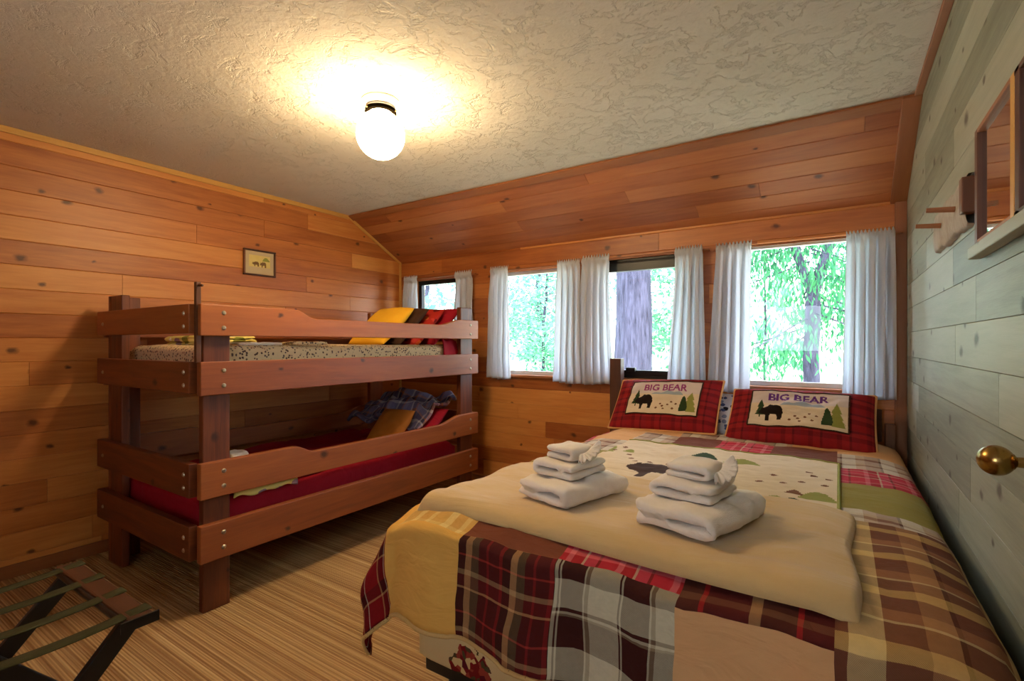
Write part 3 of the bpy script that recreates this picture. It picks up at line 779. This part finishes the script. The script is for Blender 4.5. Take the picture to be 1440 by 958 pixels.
# ------------------------------------------------------------------ luggage rack
rk = empty('luggage_rack', (-1.9, .40, 0), 0, 'folding luggage rack with dark crossed legs and webbing straps on the carpet', 'luggage rack')
RL = Vector(rk.location)
def rpart(name, mb, mat, **k):
    mb.v = [(x - RL.x, y - RL.y, z) for x, y, z in mb.v]; return mb.build(name, mat, rk, **k)
zt = .50; ya, yb = .22, .585; xa, xb = -2.17, -1.63
for y in (yb, ya):
    m = MB(); m.box(xa - .03, xb + .03, y - .03, y + .03, zt - .022, zt, 0); rpart('top_bar', m, M['dark_wood'], bevel=.006)
    m = MB(); m.tube((xa - .02, y - .034, zt - .012), (xb - .01, y - .034, zt - .012), .008); rpart('inner_rod', m, M['black_metal'], sm=40)
def leg(p, q, w=.05, t=.02):
    p, q = Vector(p), Vector(q); d = (q - p).normalized(); n = Vector((1, 0, 0)); s_ = d.cross(n).normalized()
    m = MB(); b = len(m.v)
    for e in (p, q):
        for i, j in ((-1, -1), (1, -1), (1, 1), (-1, 1)): m.v.append(tuple(e + n * (t / 2 * i) + s_ * (w / 2 * j)))
    for f in ((0, 3, 2, 1), (4, 5, 6, 7), (0, 1, 5, 4), (1, 2, 6, 5), (2, 3, 7, 6), (3, 0, 4, 7)):
        m.f.append(tuple(b + i for i in f)); m.uv.append([(0, 0)] * 4); m.tone.append(.5); m.mi.append(0)
    return rpart('leg', m, M['black_metal'], bevel=.003)
for x in (xa + .02, xb - .03):
    leg((x, yb, zt - .02), (x, ya - .05, .006)); leg((x + (.02 if x < -1.9 else -.02), ya, zt - .02), (x + (.02 if x < -1.9 else -.02), yb + .05, .006))
for y in (ya - .03, yb + .03):
    m = MB(); m.box(xa + .02, xb - .04, y - .008, y + .008, .06, .09, 0); rpart('stretcher', m, M['black_metal'], bevel=.002)
m = MB(); m.box(xb + .030, xb + .036, yb - .05, yb + .04, zt - .026, zt + .003, 1); rpart('end_bracket', m, M['black_metal'], bevel=.001)
for i in range(4):
    x = xa + .015 + i * (xb - xa - .03) / 3; m = MB()
    def stf(u, v, x=x):
        y = ya - .032 + (yb - ya + .064) * v; return (x + (u - .5) * .042, y, zt + .002 - .014 * math.sin(math.pi * v))
    m.grid(stf, 3, 16); o = rpart('strap', m, M['strap'], sm=180); sd = o.modifiers.new('t', 'SOLIDIFY'); sd.thickness = .003; sd.offset = 1

# ------------------------------------------------------------------ double bed
QX0, QX1, QY0, QY1 = -1.24, .255, 1.20, 3.42; ZT = .70
bed = empty('double_bed', (-.5, 2.3, 0), 0, 'double bed with floral box spring along the pale right wall', 'bed')
soft_box('mattress', QX0 + .03, QX1 - .02, QY0 + .03, QY1 - .02, .40, ZT - .03, M['cream'], bed, r=.05, amp=.003)
soft_box('box_spring', QX0 + .04, QX1 - .02, QY0 + .05, QY1 - .02, .17, .398, M['floral'], bed, r=.03, amp=.002)
def bp(name, x0, x1, y0, y1, z0, z1, mat, **k):
    return box_obj(name, x0 + .5, x1 + .5, y0 - 2.3, y1 - 2.3, z0, z1, mat, bed, **k)
bp('headboard_post', -1.40, -1.315, 3.43, 3.50, 0, 1.14, M['head_wood'])
bp('headboard_post', .215, .26, 3.44, 3.50, 0, .80, M['head_wood'])
bp('headboard_rail', -1.32, .20, 3.445, 3.485, .70, .88, M['dark_wood'])
bp('headboard_rail', -1.32, .20, 3.445, 3.485, .38, .52, M['dark_wood'])
bp('frame_rail', -1.20, .23, 1.28, 1.31, .12, .168, M['black_metal'])
bp('frame_rail', -1.19, -1.16, 1.3, 3.40, .12, .168, M['black_metal'])
bp('frame_rail', .20, .23, 1.3, 3.40, .12, .168, M['black_metal'])
for x, y in ((-1.14, 1.36), (.15, 1.36), (-1.14, 3.3), (.15, 3.3)):
    m = MB(); m.lathe([(0, 0), (.028, 0), (.03, .02), (.018, .03), (.018, .12), (0, .12)], (x + .5, y - 2.3, 0), n=16); m.build('leg', M['black_metal'], bed, sm=40)

# quilt: one patchwork cloth draped over the bed
OV = .335; OVR = .10
qn_x0, qn_x1, qn_y0, qn_y1 = QX0 - OV, QX1 + OVR, QY0 - OV, QY1
RND = .05
def drape(qx, qy):
    """cloth coordinates -> world position"""
    a = max(0, QX0 - qx); b = max(0, QY0 - qy); rr = max(0, qx - QX1)
    px = min(max(qx, QX0), QX1); py = max(qy, QY0)
    z = ZT + .010 * fbm(qx * 3.1, qy * 3.1, 0) + .006 * fbm(qx * 9, qy * 9, 4)
    # soft shoulder of the mattress
    ex = min(qx - QX0, QX1 - qx); ey = qy - QY0
    for e in (ex, ey):
        if 0 <= e < .12: z -= .028 * (1 - e / .12) ** 2
        elif e < 0: z -= .028
    r = math.hypot(a, b)
    if r > 0:
        dx, dy = -a / r, -b / r
        ang = math.atan2(b, a)
        s = .5 * math.pi * min(1, r / RND)
        out = RND * .75 * math.sin(s) + .10 * r + (.022 * math.sin(qx * 17 + 1) * (b > 0) + .02 * math.sin(qy * 13) * (a > 0)) * min(1, r / .25)
        if a > 0 and b > 0: out += .10 * r * math.sin(2 * ang)
        down = (r - RND * .6 * min(1, r / RND)) if r > RND else r * .4 * (r / RND)
        px += dx * out; py += dy * out; z -= down * .97
        z += .004 * fbm(qx * 12, qy * 12, 7)
        px += .010 * fbm(qx * 6, qy * 5, 9); py += .010 * fbm(qx * 5, qy * 6, 2)
    if rr > 0:
        px += min(.03, rr * .6); z -= rr * .9
    if qy > QY1 - .001: pass
    return Vector((px, py, z))
QM = ['plaid_maroon', 'plaid_white', 'tan', 'gold', 'olive', 'brown', 'plaid_red', 'plaid_cream', 'plaid_pale', 'corner_red', 'cream', 'lining', 'madras_dark', 'gold_stripe']
qi = {n: i for i, n in enumerate(QM)}
def patch(x, y):
    if x < QX0 - .03 and y < QY0 + .35: return qi['corner_red']
    if x < QX0:
        k = int((y - 1.0) / .34); return qi[['gold', 'plaid_maroon', 'olive', 'plaid_cream', 'tan', 'plaid_red', 'brown'][k % 7]]
    if y < QY0 - .01:
        if x < -.945: return qi['gold']
        if x < -.63: return qi['plaid_maroon']
        if x < -.31: return qi['plaid_white']
        if x < .0: return qi['tan'] if y < QY0 - .055 else qi['madras_dark']
        return qi['plaid_cream']
    if y < 1.42:
        if x < -.945: return qi['gold_stripe']
        if x < -.63: return qi['brown']
        if x < -.31: return qi['plaid_red']
        if x < .0: return qi['madras_dark']
        return qi['plaid_cream']
    if x > .0:
        if y < 1.88: return qi['plaid_cream']
        if y < 2.02: return qi['plaid_pale']
        if y < 2.36: return qi['olive']
        if y < 2.66: return qi['plaid_red']
        if y < 2.95: return qi['plaid_pale']
        return qi['tan']
    if y > 2.72:
        if y > 3.02: return qi['tan'] if x > -.2 or x < -.8 else qi['plaid_pale']
        if x < -1.0: return qi['tan']
        if x < -.78: return qi['plaid_pale']
        if x < -.55: return qi['brown']
        if x < -.28: return qi['plaid_red']
        return qi['brown']
    if x < -.99:
        if y < 1.85: return qi['gold']
        if y < 2.42: return qi['olive']
        return qi['plaid_pale']
    return qi['cream']
W_, H_ = qn_x1 - qn_x0, qn_y1 - qn_y0
mb = MB()
mb.grid(lambda u, v: drape(qn_x0 + u * W_, qn_y0 + v * H_), int(W_ / .02), int(H_ / .02),
        uvf=lambda u, v: (qn_x0 + u * W_ + 5, qn_y0 + v * H_ + 5), mif=lambda u, v: patch(qn_x0 + u * W_, qn_y0 + v * H_))
quilt = mb.build('patchwork_quilt', [M[n] for n in QM], sm=180)
tag(quilt, 'patchwork plaid quilt in brown, red and tan covering the double bed', 'quilt')
sd = quilt.modifiers.new('t', 'SOLIDIFY'); sd.thickness = .014; sd.offset = -1; sd.material_offset = 0
# bound edge
e = MB()
def edge(pts, r=.007):
    for a, b in zip(pts[:-1], pts[1:]): e.tube(a, b, r, n=6, caps=False)
edge([drape(qn_x0 + W_ * i / 110, qn_y0) for i in range(111)]); edge([drape(qn_x0, qn_y0 + H_ * i / 120) for i in range(121)])
e.build('binding', M['lining'], quilt, sm=180)

# ---- flat art as coloured cells
def inpoly(x, y, P):
    c = False; n = len(P); j = n - 1
    for i in range(n):
        xi, yi = P[i]; xj, yj = P[j]
        if (yi > y) != (yj > y) and x < (xj - xi) * (y - yi) / (yj - yi) + xi: c = not c
        j = i
    return c
BEAR = [(0, .48), (.03, .60), (.09, .66), (.12, .76), (.17, .80), (.20, .74), (.26, .78), (.36, .84), (.46, .98), (.58, .92), (.72, .94), (.86, .88), (.96, .74), (1.0, .5), (.97, .3), (.96, .02),
        (.80, .02), (.79, .22), (.74, .34), (.60, .36), (.50, .34), (.47, .2), (.46, .0), (.31, .0), (.32, .24), (.27, .34), (.22, .36), (.16, .40), (.08, .40)]
PINE = [(0, .12), (.2, .3), (.1, .32), (.3, .55), (.2, .58), (.5, 1), (.8, .58), (.7, .55), (.9, .32), (.8, .3), (1, .12), (.56, .14), (.56, 0), (.44, 0), (.44, .14)]
HILL = [(0, 0), (.12, .45), (.3, .9), (.45, 1), (.7, .8), (.9, .4), (1, 0)]
PAW = [(.2, 0), (0, .4), (.15, .9), (.5, 1), (.9, .8), (1, .35), (.7, 0)]
def place(P, x, y, w, h, flip=False): return [((x + (1 - a if flip else a) * w), y + b * h) for a, b in P]
def text_tris(txt, x0, x1, y0, y1):
    cu = bpy.data.curves.new('lettering', 'FONT'); cu.body = txt; cu.size = 1; cu.offset = .03; cu.resolution_u = 3
    ob = bpy.data.objects.new('lettering', cu); C.objects.link(ob)
    dg = bpy.context.evaluated_depsgraph_get(); dg.update(); me = ob.evaluated_get(dg).to_mesh()
    me.calc_loop_triangles(); vs = [v.co.copy() for v in me.vertices]
    tr = [[tuple(vs[i][:2]) for i in t.vertices] for t in me.loop_triangles]
    ob.evaluated_get(dg).to_mesh_clear(); bpy.data.objects.remove(ob); bpy.data.curves.remove(cu)
    xs = [p[0] for t in tr for p in t]; ys = [p[1] for t in tr for p in t]; a, b, c, d = min(xs), max(xs), min(ys), max(ys)
    return [[(x0 + (p[0] - a) / (b - a) * (x1 - x0), y0 + (p[1] - c) / (d - c) * (y1 - y0)) for p in t] for t in tr]
def raster(W, H, cell, layers):
    nx, ny = int(W / cell), int(H / cell); G = [[0] * nx for _ in range(ny)]
    for P, mi in layers:
        xs = [p[0] for p in P]; ys = [p[1] for p in P]
        for j in range(max(0, int(min(ys) / cell)), min(ny, int(max(ys) / cell) + 2)):
            for i in range(max(0, int(min(xs) / cell)), min(nx, int(max(xs) / cell) + 2)):
                if inpoly((i + .5) * cell, (j + .5) * cell, P): G[j][i] = mi
    return nx, ny, G

def sham(w, h, t, loc, rot, label, seed, letters, bearmat, txt_w):
    root, surf = pillow('pillow_sham', w, h, t, M['sham_red'], loc, rot, label, 'pillow', 'red plaid bear pillow shams', seed=seed, pinch=.04)
    # art panel on the front face
    pw, ph = w * .68, h * .66
    L = []
    L += [(place([(0, 0), (1, 0), (1, 1), (0, 1)], 0, ph * .60, pw * 1.01, ph * .42), 6)]
    L += [(place([(0, 0), (.1, .5), (.3, .35), (.5, 1), (.7, .5), (.85, .8), (1, 0)], pw * .32, ph * .56, pw * .46, ph * .16), 7)]
    L += [(place(PINE, pw * .06, ph * .22, pw * .12, ph * .5), 4)]
    L += [(place(BEAR, pw * .10, ph * .14, pw * .26, ph * .44), 1)]
    for k, (a, b) in enumerate([(.42, .14), (.47, .26), (.52, .12), (.57, .24), (.61, .34), (.64, .15), (.68, .28), (.50, .20)]):
        L.append((place(PAW, pw * a, ph * b, .016, .014), 3))
    L += [(place(PINE, pw * .80, ph * .12, pw * .17, ph * .55), 5), (place(HILL, pw * .74, ph * .12, pw * .12, ph * .42), 4), (place(HILL, pw * .84, ph * .10, pw * .13, ph * .26), 5)]
    for tr in text_tris('BIG BEAR', pw * (.5 - txt_w / 2), pw * (.5 + txt_w / 2), ph * .70, ph * .90): L.append((tr, 2))
    nx, ny, G = raster(pw, ph, .0034, L)
    mb = MB()
    def f(u, v):
        a = .5 + (u - .5) * pw / w; b = .535 + (v - .5) * ph / h; p = surf(a, b, 1); return (p[0], p[1], p[2] + .0055)
    mb.grid(f, nx, ny, mif=lambda u, v: G[min(ny - 1, int(v * ny))][min(nx - 1, int(u * nx))])
    o = mb.build('embroidered_panel', [M['cream'], M[bearmat], M[letters], M['paw'], M['tree_green'], M['moss'], M['pale_sky'], M['far_hill']], root, sm=180)
    pp = MB()
    ring = [(x / 40, 0) for x in range(40)] + [(1, x / 40) for x in range(40)] + [(1 - x / 40, 1) for x in range(40)] + [(0, 1 - x / 40) for x in range(41)]
    for k in range(160): pp.tube(f(*ring[k]), f(*ring[k + 1]), .0045, n=6, caps=False)
    pp.build('panel_border', M['bear_brown'], root, sm=180)
    ed = MB(); pts = [surf(*q, 0) for q in ring]
    for k in range(160): ed.tube(pts[k], pts[k + 1], .008, n=6, caps=False)
    ed.build('piping', M['piping'], root, sm=180)
    return root
sham(.68, .42, .13, (-.955, 3.285, .845), (R(45), R(-2), R(-1)), 'left bear pillow sham, BIG BEAR in plum letters, leaning toward the bed post', 1.0, 'plum', 'bear_black', .62)
sham(.72, .40, .15, (-.195, 3.25, .82), (R(43), 0, R(-2)), 'right bear pillow sham, BIG BEAR in purple letters, nearest the pale wall', 2.3, 'purple', 'bear_black', .62)
pillow('pillow', .50, .36, .10, M['blue_print'], (-.62, 3.375, .80), (R(40), 0, 0), 'white and blue printed pillow glimpsed between the two bear shams', seed=21)

# cream appliqué panel in the middle of the quilt
ax0, ax1, ay0, ay1 = -.99, .0, 1.42, 2.72; aw, ah = ax1 - ax0, ay1 - ay0
def Q(x, y): return (x - ax0, y - ay0)
def P_(poly, x, y, w, h, mi, flip=False):
    q = Q(x, y); return (place(poly, q[0], q[1], w, h, flip), mi)
L = [P_(BEAR, -.79, 1.99, .25, .27, 1), P_(HILL, -.60, 2.50, .12, .09, 2), P_(HILL, -.45, 2.46, .16, .10, 3), P_(HILL, -.18, 1.92, .10, .11, 2), P_(HILL, -.22, 1.94, .07, .07, 3),
     P_(HILL, -.13, 2.05, .13, .10, 3), P_(HILL, -.17, 2.08, .06, .06, 4), P_(PINE, -1.02, 2.36, .07, .16, 3), P_(HILL, -.92, 2.42, .06, .06, 3)]
for (x, y) in [(-.95, 2.5), (-.98, 2.42), (-.88, 2.36), (-.84, 2.28), (-.80, 2.22), (-.74, 2.24), (-.70, 2.20), (-.66, 2.26), (-.62, 2.22), (-.24, 2.30), (-.20, 2.20), (-.14, 2.26), (-.10, 2.36), (-.06, 2.24), (-.12, 2.42), (-.05, 2.34), (-.28, 2.18)]:
    L.append(P_(PAW, x, y, .028, .030, 4))
nx, ny, G = raster(aw, ah, .0065, L); mb = MB()
def fpan(u, v):
    p = drape(ax0 + u * aw, ay0 + v * ah); return (p.x, p.y, p.z + .004)
mb.grid(fpan, nx, ny, mif=lambda u, v: G[min(ny - 1, int(v * ny))][min(nx - 1, int(u * nx))])
mb.build('applique_panel', [M['cream'], M['bear_brown'], M['tree_green'], M['moss'], M['paw']], quilt, sm=180, label='cream centre panel with felt bear, trees and paw prints')
e = MB(); edge([fpan(1, i / 60) for i in range(61)], .006); edge([fpan(i / 60, 1) for i in range(61)], .005)
e.build('panel_piping', M['moss'], quilt, sm=180)

# tan fleece folded across the foot
tx0, tx1, ty0, ty1 = -1.205, .035, 1.235, 1.90
mb = MB()
def ztop(x, y): return ZT + .012
def th_f(u, v, top):
    x = tx0 + (tx1 - tx0) * u; y = ty0 + (ty1 - ty0) * v
    y += .02 * math.sin(u * 5 + .5) * (1 - v); x += .008 * math.sin(v * 9) * (1 if u > .5 else -1)
    e = min(u * (tx1 - tx0), (1 - u) * (tx1 - tx0)); ey0 = v * (ty1 - ty0); ey1 = (1 - v) * (ty1 - ty0)
    k = 1.0
    if e < .02: k *= math.sqrt(max(0, 1 - (1 - e / .02) ** 2))
    if ey0 < .045: k *= math.sqrt(max(0, 1 - (1 - ey0 / .045) ** 2))
    if ey1 < .012: k *= math.sqrt(max(0, 1 - (1 - ey1 / .012) ** 2))
    droop = -.022 * max(0, 1 - ey0 / .1) ** 1.5 - .012 * max(0, 1 - e / .08)
    T = .018 + .022 * max(0, 1 - ey0 / .14)
    base = ZT + .012 + droop
    w = .007 * fbm(x * 4, y * 7, 3) + .004 * math.sin(x * 9 + y * 5)
    return (x, y, base + (T * k + w * k if top else T * .0 + .006 * (1 - k)))
def wp(q): return .5 - .5 * math.cos(math.pi * q)
mb.grid(lambda a, b: th_f(wp(a), wp(b), 1), 90, 60, uvf=lambda a, b: (a * 1.2, b * .6)); mb.grid(lambda a, b: th_f(wp(a), wp(b), 0), 90, 60, flip=True)
thr = mb.build('folded_throw', M['fleece'], sm=180, weld=True)
tag(thr, 'folded tan fleece throw across the foot of the double bed', 'throw blanket')

# towels
ZTOW = ZT + .034
def towel_stack(x, y, rz, s, tags, seed):
    b = folded_thing('bath_towel', .245 * s, .031, 2, .32 * s, M['terry'], (x, y, ZTOW), (0, 0, rz), tags[0], 'towel', 'folded bath towels', seed=seed, wob=.010, gap=1.06)
    h1 = .031 * 2.06 + .003
    m_ = folded_thing('hand_towel', .19 * s, .024, 2, .20 * s, M['terry'], (x - .015, y + .015, ZTOW + h1), (0, 0, rz + R(6)), tags[1], 'towel', 'folded hand towels', first=-1, seed=seed + 3, wob=.005, gap=1.1)
    h2 = h1 + .024 * 2.06 + .003
    w = folded_thing('washcloth', .135 * s, .020, 2, .125 * s, M['terry'], (x - .02, y + .02, ZTOW + h2), (0, 0, rz + R(4)), tags[2], 'washcloth', 'folded washcloths', seed=seed + 6, wob=.005, gap=1.15)
    fan = MB(); X0 = .065 * s
    def ff(u, v):
        a = (u - .5) * 2.4; r = .012 + .040 * v * s
        z = .028 + math.sin(a) * r * .55 + .007 * math.sin(u * 40) * v
        return (X0 + math.cos(a) * r, (u - .5) * .12 * s * (.5 + .5 * v) + .006 * math.cos(u * 40) * v, z)
    fan.grid(ff, 60, 8); o = fan.build('fanned_end', M['terry'], w, sm=180); sd = o.modifiers.new('t', 'SOLIDIFY'); sd.thickness = .004
towel_stack(-.765, 1.545, R(-17), .98, ['white bath towel at the bottom of the left towel stack', 'white hand towel in the middle of the left towel stack', 'white fanned washcloth on top of the left towel stack'], 1)
towel_stack(-.345, 1.535, R(-14), 1.06, ['white bath towel at the bottom of the right, nearer towel stack', 'white hand towel in the middle of the right, nearer towel stack', 'white fanned washcloth on top of the right, nearer towel stack'], 31)

# ------------------------------------------------------------------ picture on left wall
pc = empty('framed_picture', (XL, 2.11, 1.86), 0, 'tiny dark framed picture with straw yellow print hanging on the left plank wall', 'picture')
m = MB(); w, h = .125, .098
for b in ((-w, w, h - .011, h), (-w, w, -h, -h + .011), (-w, -w + .011, -h + .011, h - .011), (w - .011, w, -h + .011, h - .011)): m.box(.001, .022, b[0], b[1], b[2], b[3])
m.build('frame', M['dark_wood'], pc, bevel=.002)
Lp = [(place([(0, 0), (1, 0), (1, 1), (0, 1)], .028, .030, .166, .11), 1), (place(BEAR, .05, .055, .055, .04), 2), (place(BEAR, .11, .052, .05, .045), 2), (place(HILL, .13, .10, .06, .03), 3), (place([(0, 0), (1, 0), (1, 1), (0, 1)], .028, .030, .166, .022), 0)]
nx, ny, G = raster(.222, .168, .004, Lp); m = MB()
m.grid(lambda u, v: (.010, (u - .5) * .222, (v - .5) * .168), nx, ny, mif=lambda u, v: G[min(ny - 1, int(v * ny))][min(nx - 1, int(u * nx))])
m.build('print', [M['pic_mat'], M['pic_bg'], M['pic_brown'], M['moss']], pc)

# ------------------------------------------------------------------ right wall: mirror, shelf, pegs, knob
mr = empty('wall_mirror', (XR, 1.62, 1.66), 0, 'wood framed mirror hanging on the pale plank wall', 'mirror')
fy0, fy1, fz0, fz1 = -.20, .155, -.15, .15
for nm, b, mt in (('frame_side', (fy1 - .028, fy1, fz0, fz1), 'dark_wood'), ('frame_side', (fy0, fy0 + .028, fz0, fz1), 'yellow_wood'), ('frame_top', (fy0 + .028, fy1 - .028, fz1 - .012, fz1), 'trim_wood'), ('frame_bottom', (fy0 + .028, fy1 - .028, fz0, fz0 + .010), 'trim_wood')):
    m = MB(); m.box(-.020, -.001, b[0], b[1], b[2], b[3]); m.build(nm, M[mt], mr, bevel=.002)
m = MB(); m.box(-.010, -.002, fy0 + .02, fy1 - .02, fz0 + .006, fz1 - .006); m.build('glass', M['mirror'], mr)
m2 = empty('wall_mirror', (XR, 1.235, 1.66), 0, 'second wood framed mirror at the right edge, nearest the camera', 'mirror')
for nm, b, mt in (('frame_side', (.15, .18, fz0, fz1), 'dark_wood'), ('frame_side', (fy0, fy0 + .028, fz0, fz1), 'dark_wood'), ('frame_top', (fy0 + .028, .185, fz1 - .012, fz1), 'dark_wood'), ('frame_bottom', (fy0 + .028, .185, fz0, fz0 + .010), 'dark_wood')):
    m = MB(); m.box(-.020, -.001, b[0], b[1], b[2], b[3]); m.build(nm, M[mt], m2, bevel=.002)
m = MB(); m.box(-.010, -.002, fy0 + .02, .19, fz0 + .006, fz1 - .006); m.build('glass', M['mirror'], m2)
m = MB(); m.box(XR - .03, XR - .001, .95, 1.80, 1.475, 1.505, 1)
tag(m.build('mirror_ledge', M['sheen_wood'], bevel=.003), 'pale narrow ledge under the mirrors on the right wall', 'ledge')

pr = empty('coat_peg_rack', (XR, 2.15, 1.66), 0, 'pale bark-edged coat rack with two wooden pegs on the right wall', 'coat rack')
m = MB()
def pegb(u, v):
    y = -.27 + .56 * u; e = .072 + .005 * math.sin(u * 13) + .003 * math.sin(u * 31)
    a = math.pi * v; return (-.001 - .022 * math.sin(a) ** .3, y, -e * math.cos(a))
m.grid(pegb, 40, 14); m.v = m.v
o = m.build('backboard', M['birch'], pr, sm=60)
for y in (-.135, .12):
    m = MB(); m.tube((-.024, y, .0), (-.092, y, .006), .009, .0075, n=12); m.build('peg', M['peg_wood'], pr, sm=50)
m = MB(); m.box(-.034, -.001, -.30, -.262, -.045, .055, 2); m.build('end_block', M['dark_wood'], pr, bevel=.003)

dk_ = empty('door_knob', (XR, 1.352, 1.018), 0, 'round brass door knob on the pale plank right wall', 'door knob')
m = MB(); m.lathe([(0, -.001), (.032, -.001), (.031, -.006), (.020, -.010), (0, -.010)], axis='X', n=32); m.build('rosette', M['brass'], dk_, sm=40)
m = MB(); m.lathe([(.011, -.008), (.010, -.034)], axis='X', n=20); m.build('shank', M['brass'], dk_, sm=40)
m = MB(); prf = [(.010, -.030), (.015, -.034)]
for k in range(14):
    a = .45 + (math.pi - .45) * k / 13; prf.append((.030 * math.sin(a), -.060 + .029 * math.cos(a)))
m.lathe(prf, axis='X', n=36); m.build('knob', M['brass'], dk_, sm=60)

# ------------------------------------------------------------------ outside
GZ = -.35
mb = MB()
mb.grid(lambda u, v: (-30 + 45 * u, 3.9 + 40 * v, GZ + 1.2 * fbm(u * 5, v * 5, 0) * min(1, v * 6) + 6 * v * v), 60, 60)
tag(mb.build('ground', M['ground'], sm=180), kind='structure')
def tree(name, x, y, h, r, crown, leafm, label, seed, kind='cedar', lean=0, fork=None, bare=0.0, n=2600, lsz=.16, per=0):
    rnd = random.Random(seed); root = empty(name, (x, y, GZ), 0, label, 'tree', 'trees beyond the windows')
    tb = MB(); seg = 10; prev = Vector((0, 0, -.3)); pr_ = r * 1.15; branches = []
    def limb(p0, p1, r0, r1, k=6, wob=.04):
        p0, p1 = Vector(p0), Vector(p1); L = (p1 - p0).length; pts = []
        for i in range(k + 1):
            t = i / k; pts.append(p0.lerp(p1, t) + Vector((rnd.uniform(-1, 1), rnd.uniform(-1, 1), 0)) * wob * min(L, 5) * .2 * math.sin(math.pi * t))
        nn = 16; base = len(tb.v)
        for i, c in enumerate(pts):
            rr = r0 + (r1 - r0) * i / k
            for q in range(nn):
                a_ = 2 * math.pi * q / nn; e_ = rr * (1 + .06 * math.sin(a_ * 5 + seed)); tb.v.append((c.x + e_ * math.cos(a_), c.y + e_ * math.sin(a_), c.z))
        for i in range(k):
            for q in range(nn):
                j = (q + 1) % nn; z_ = base + i * nn
                tb.f.append((z_ + q, z_ + j, z_ + nn + j, z_ + nn + q)); tb.uv.append([(0, 0)] * 4); tb.tone.append(.5); tb.mi.append(0)
    if fork:
        limb((0, 0, -.3), (lean, 0, fork), r, r * .85); limb((lean, 0, fork), (lean - 1.25, 0, h), r * .6, r * .25); limb((lean, 0, fork), (lean + 1.2, .1, h), r * .7, r * .25)
    else: limb((0, 0, -.3), (lean, 0, h), r, r * .35, 10)
    lf = MB()
    nb = max(8, n // (per if per else 110))
    for b in range(nb):
        z = bare + (h - bare) * (b + rnd.random()) / nb; a = rnd.uniform(0, 2 * math.pi)
        taper = (1 - .6 * (z - bare) / max(.1, h - bare)) if kind == 'cedar' else math.sin(math.pi * min(.95, max(.12, (z - bare) / (h - bare)))) ** .6
        L = crown * taper * rnd.uniform(.6, 1.1); d = Vector((math.cos(a), math.sin(a), 0))
        p0 = Vector((lean * z / h, 0, z)); dr = -.35 * L if kind == 'cedar' else .2 * L
        p1 = p0 + d * L + Vector((0, 0, dr)); tb.tube(p0, p1, r * .12, .006, 5, caps=False)
        for k in range(n // nb):
            t = rnd.uniform(.15, 1.05); c = p0.lerp(p1, t); sp_ = .28 * L * (1 - .4 * t) + .08
            c = c + Vector((rnd.gauss(0, sp_ * .6), rnd.gauss(0, sp_ * .6), rnd.gauss(0, sp_ * .4) - (rnd.random() * .5 * lsz * 3 if kind == 'cedar' else 0)))
            s_ = lsz * rnd.uniform(.5, 1.2)
            if kind == 'cedar': u = Vector((rnd.gauss(0, .3), rnd.gauss(0, .3), -1)).normalized()
            else: u = Vector((rnd.gauss(0, 1), rnd.gauss(0, 1), rnd.gauss(0, .7))).normalized()
            w = u.cross(Vector((rnd.gauss(0, 1), rnd.gauss(0, 1), rnd.gauss(0, 1)))).normalized()
            wd = .28 if kind == 'cedar' else .5
            lf.face([c, c + u * s_ * .5 + w * s_ * wd * .5, c + u * s_, c + u * s_ * .5 - w * s_ * wd * .5], None, rnd.random())
    tb.build('trunk', M['bark'], root, sm=60)
    lf.build('foliage', M[leafm], root)
    return root
tree('cedar_tree', -.40, 9.2, 6.5, .125, 1.9, 'cedar_leaf', 'forked cedar with drooping sprays outside the window nearest the right wall', 1, 'cedar', .05, fork=2.35, bare=1.75, n=12000, lsz=.13, per=300)
tree('fir_tree', -3.10, 8.7, 11, .36, 2.4, 'bright_leaf', 'thick grey trunk of a fir filling the middle window', 2, 'cedar', 0, bare=6.0, n=1500, lsz=.2)
tree('leafy_tree', -6.6, 11.5, 6.0, .05, 2.6, 'bright_leaf', 'bright green leafy tree outside the window nearest the bunk bed', 3, 'round', .2, bare=.3, n=9000, lsz=.14)
tree('leafy_tree', -8.9, 15.5, 6.5, .12, 3.0, 'blue_leaf', 'blue green leafy tree further back outside the window nearest the bunk', 4, 'round', -.2, bare=.2, n=6500, lsz=.22)
tree('leafy_tree', -3.9, 16.0, 6.5, .06, 2.7, 'bright_leaf', 'pale green leafy tree behind the thick fir trunk', 5, 'round', .1, bare=.3, n=5500, lsz=.21)
tree('leafy_tree', 1.3, 14.5, 6.5, .12, 2.2, 'bright_leaf', 'pale green tree behind the forked cedar at the right', 6, 'round', 0, bare=1.0, n=4500, lsz=.2)
tree('leafy_tree', -1.9, 17, 7.5, .04, 1.7, 'bright_leaf', 'slim green tree left behind the forked cedar', 8, 'cedar', 0, bare=1.6, n=1500, lsz=.3)
tree('leafy_tree', -13.5, 14.5, 6.5, .14, 3.2, 'blue_leaf', 'leafy tree seen through the small window above the bunk', 9, 'round', 0, bare=.3, n=2400, lsz=.34)

# ------------------------------------------------------------------ light
w = bpy.data.worlds.new('world'); bpy.context.scene.world = w; w.use_nodes = True
nt = w.node_tree; nt.nodes.clear(); bg = nt.nodes.new('ShaderNodeBackground'); out = nt.nodes.new('ShaderNodeOutputWorld')
bg.inputs[0].default_value = (.74, .87, 1.0, 1); bg.inputs[1].default_value = 13; nt.links.new(bg.outputs[0], out.inputs[0])
sd = bpy.data.lights.new('sun', 'SUN'); sd.energy = 13; sd.angle = R(2); sd.color = (1, .98, .94)
so = bpy.data.objects.new('sun', sd); C.objects.link(so); so.rotation_euler = Vector((-.75, .35, -1)).to_track_quat('-Z', 'Y').to_euler()
sc = bpy.context.scene
sc.view_settings.view_transform = 'Standard'; sc.view_settings.look = 'None'; sc.view_settings.gamma = 1
sc.view_settings.exposure = 0.22; sc.view_settings.use_curve_mapping = False
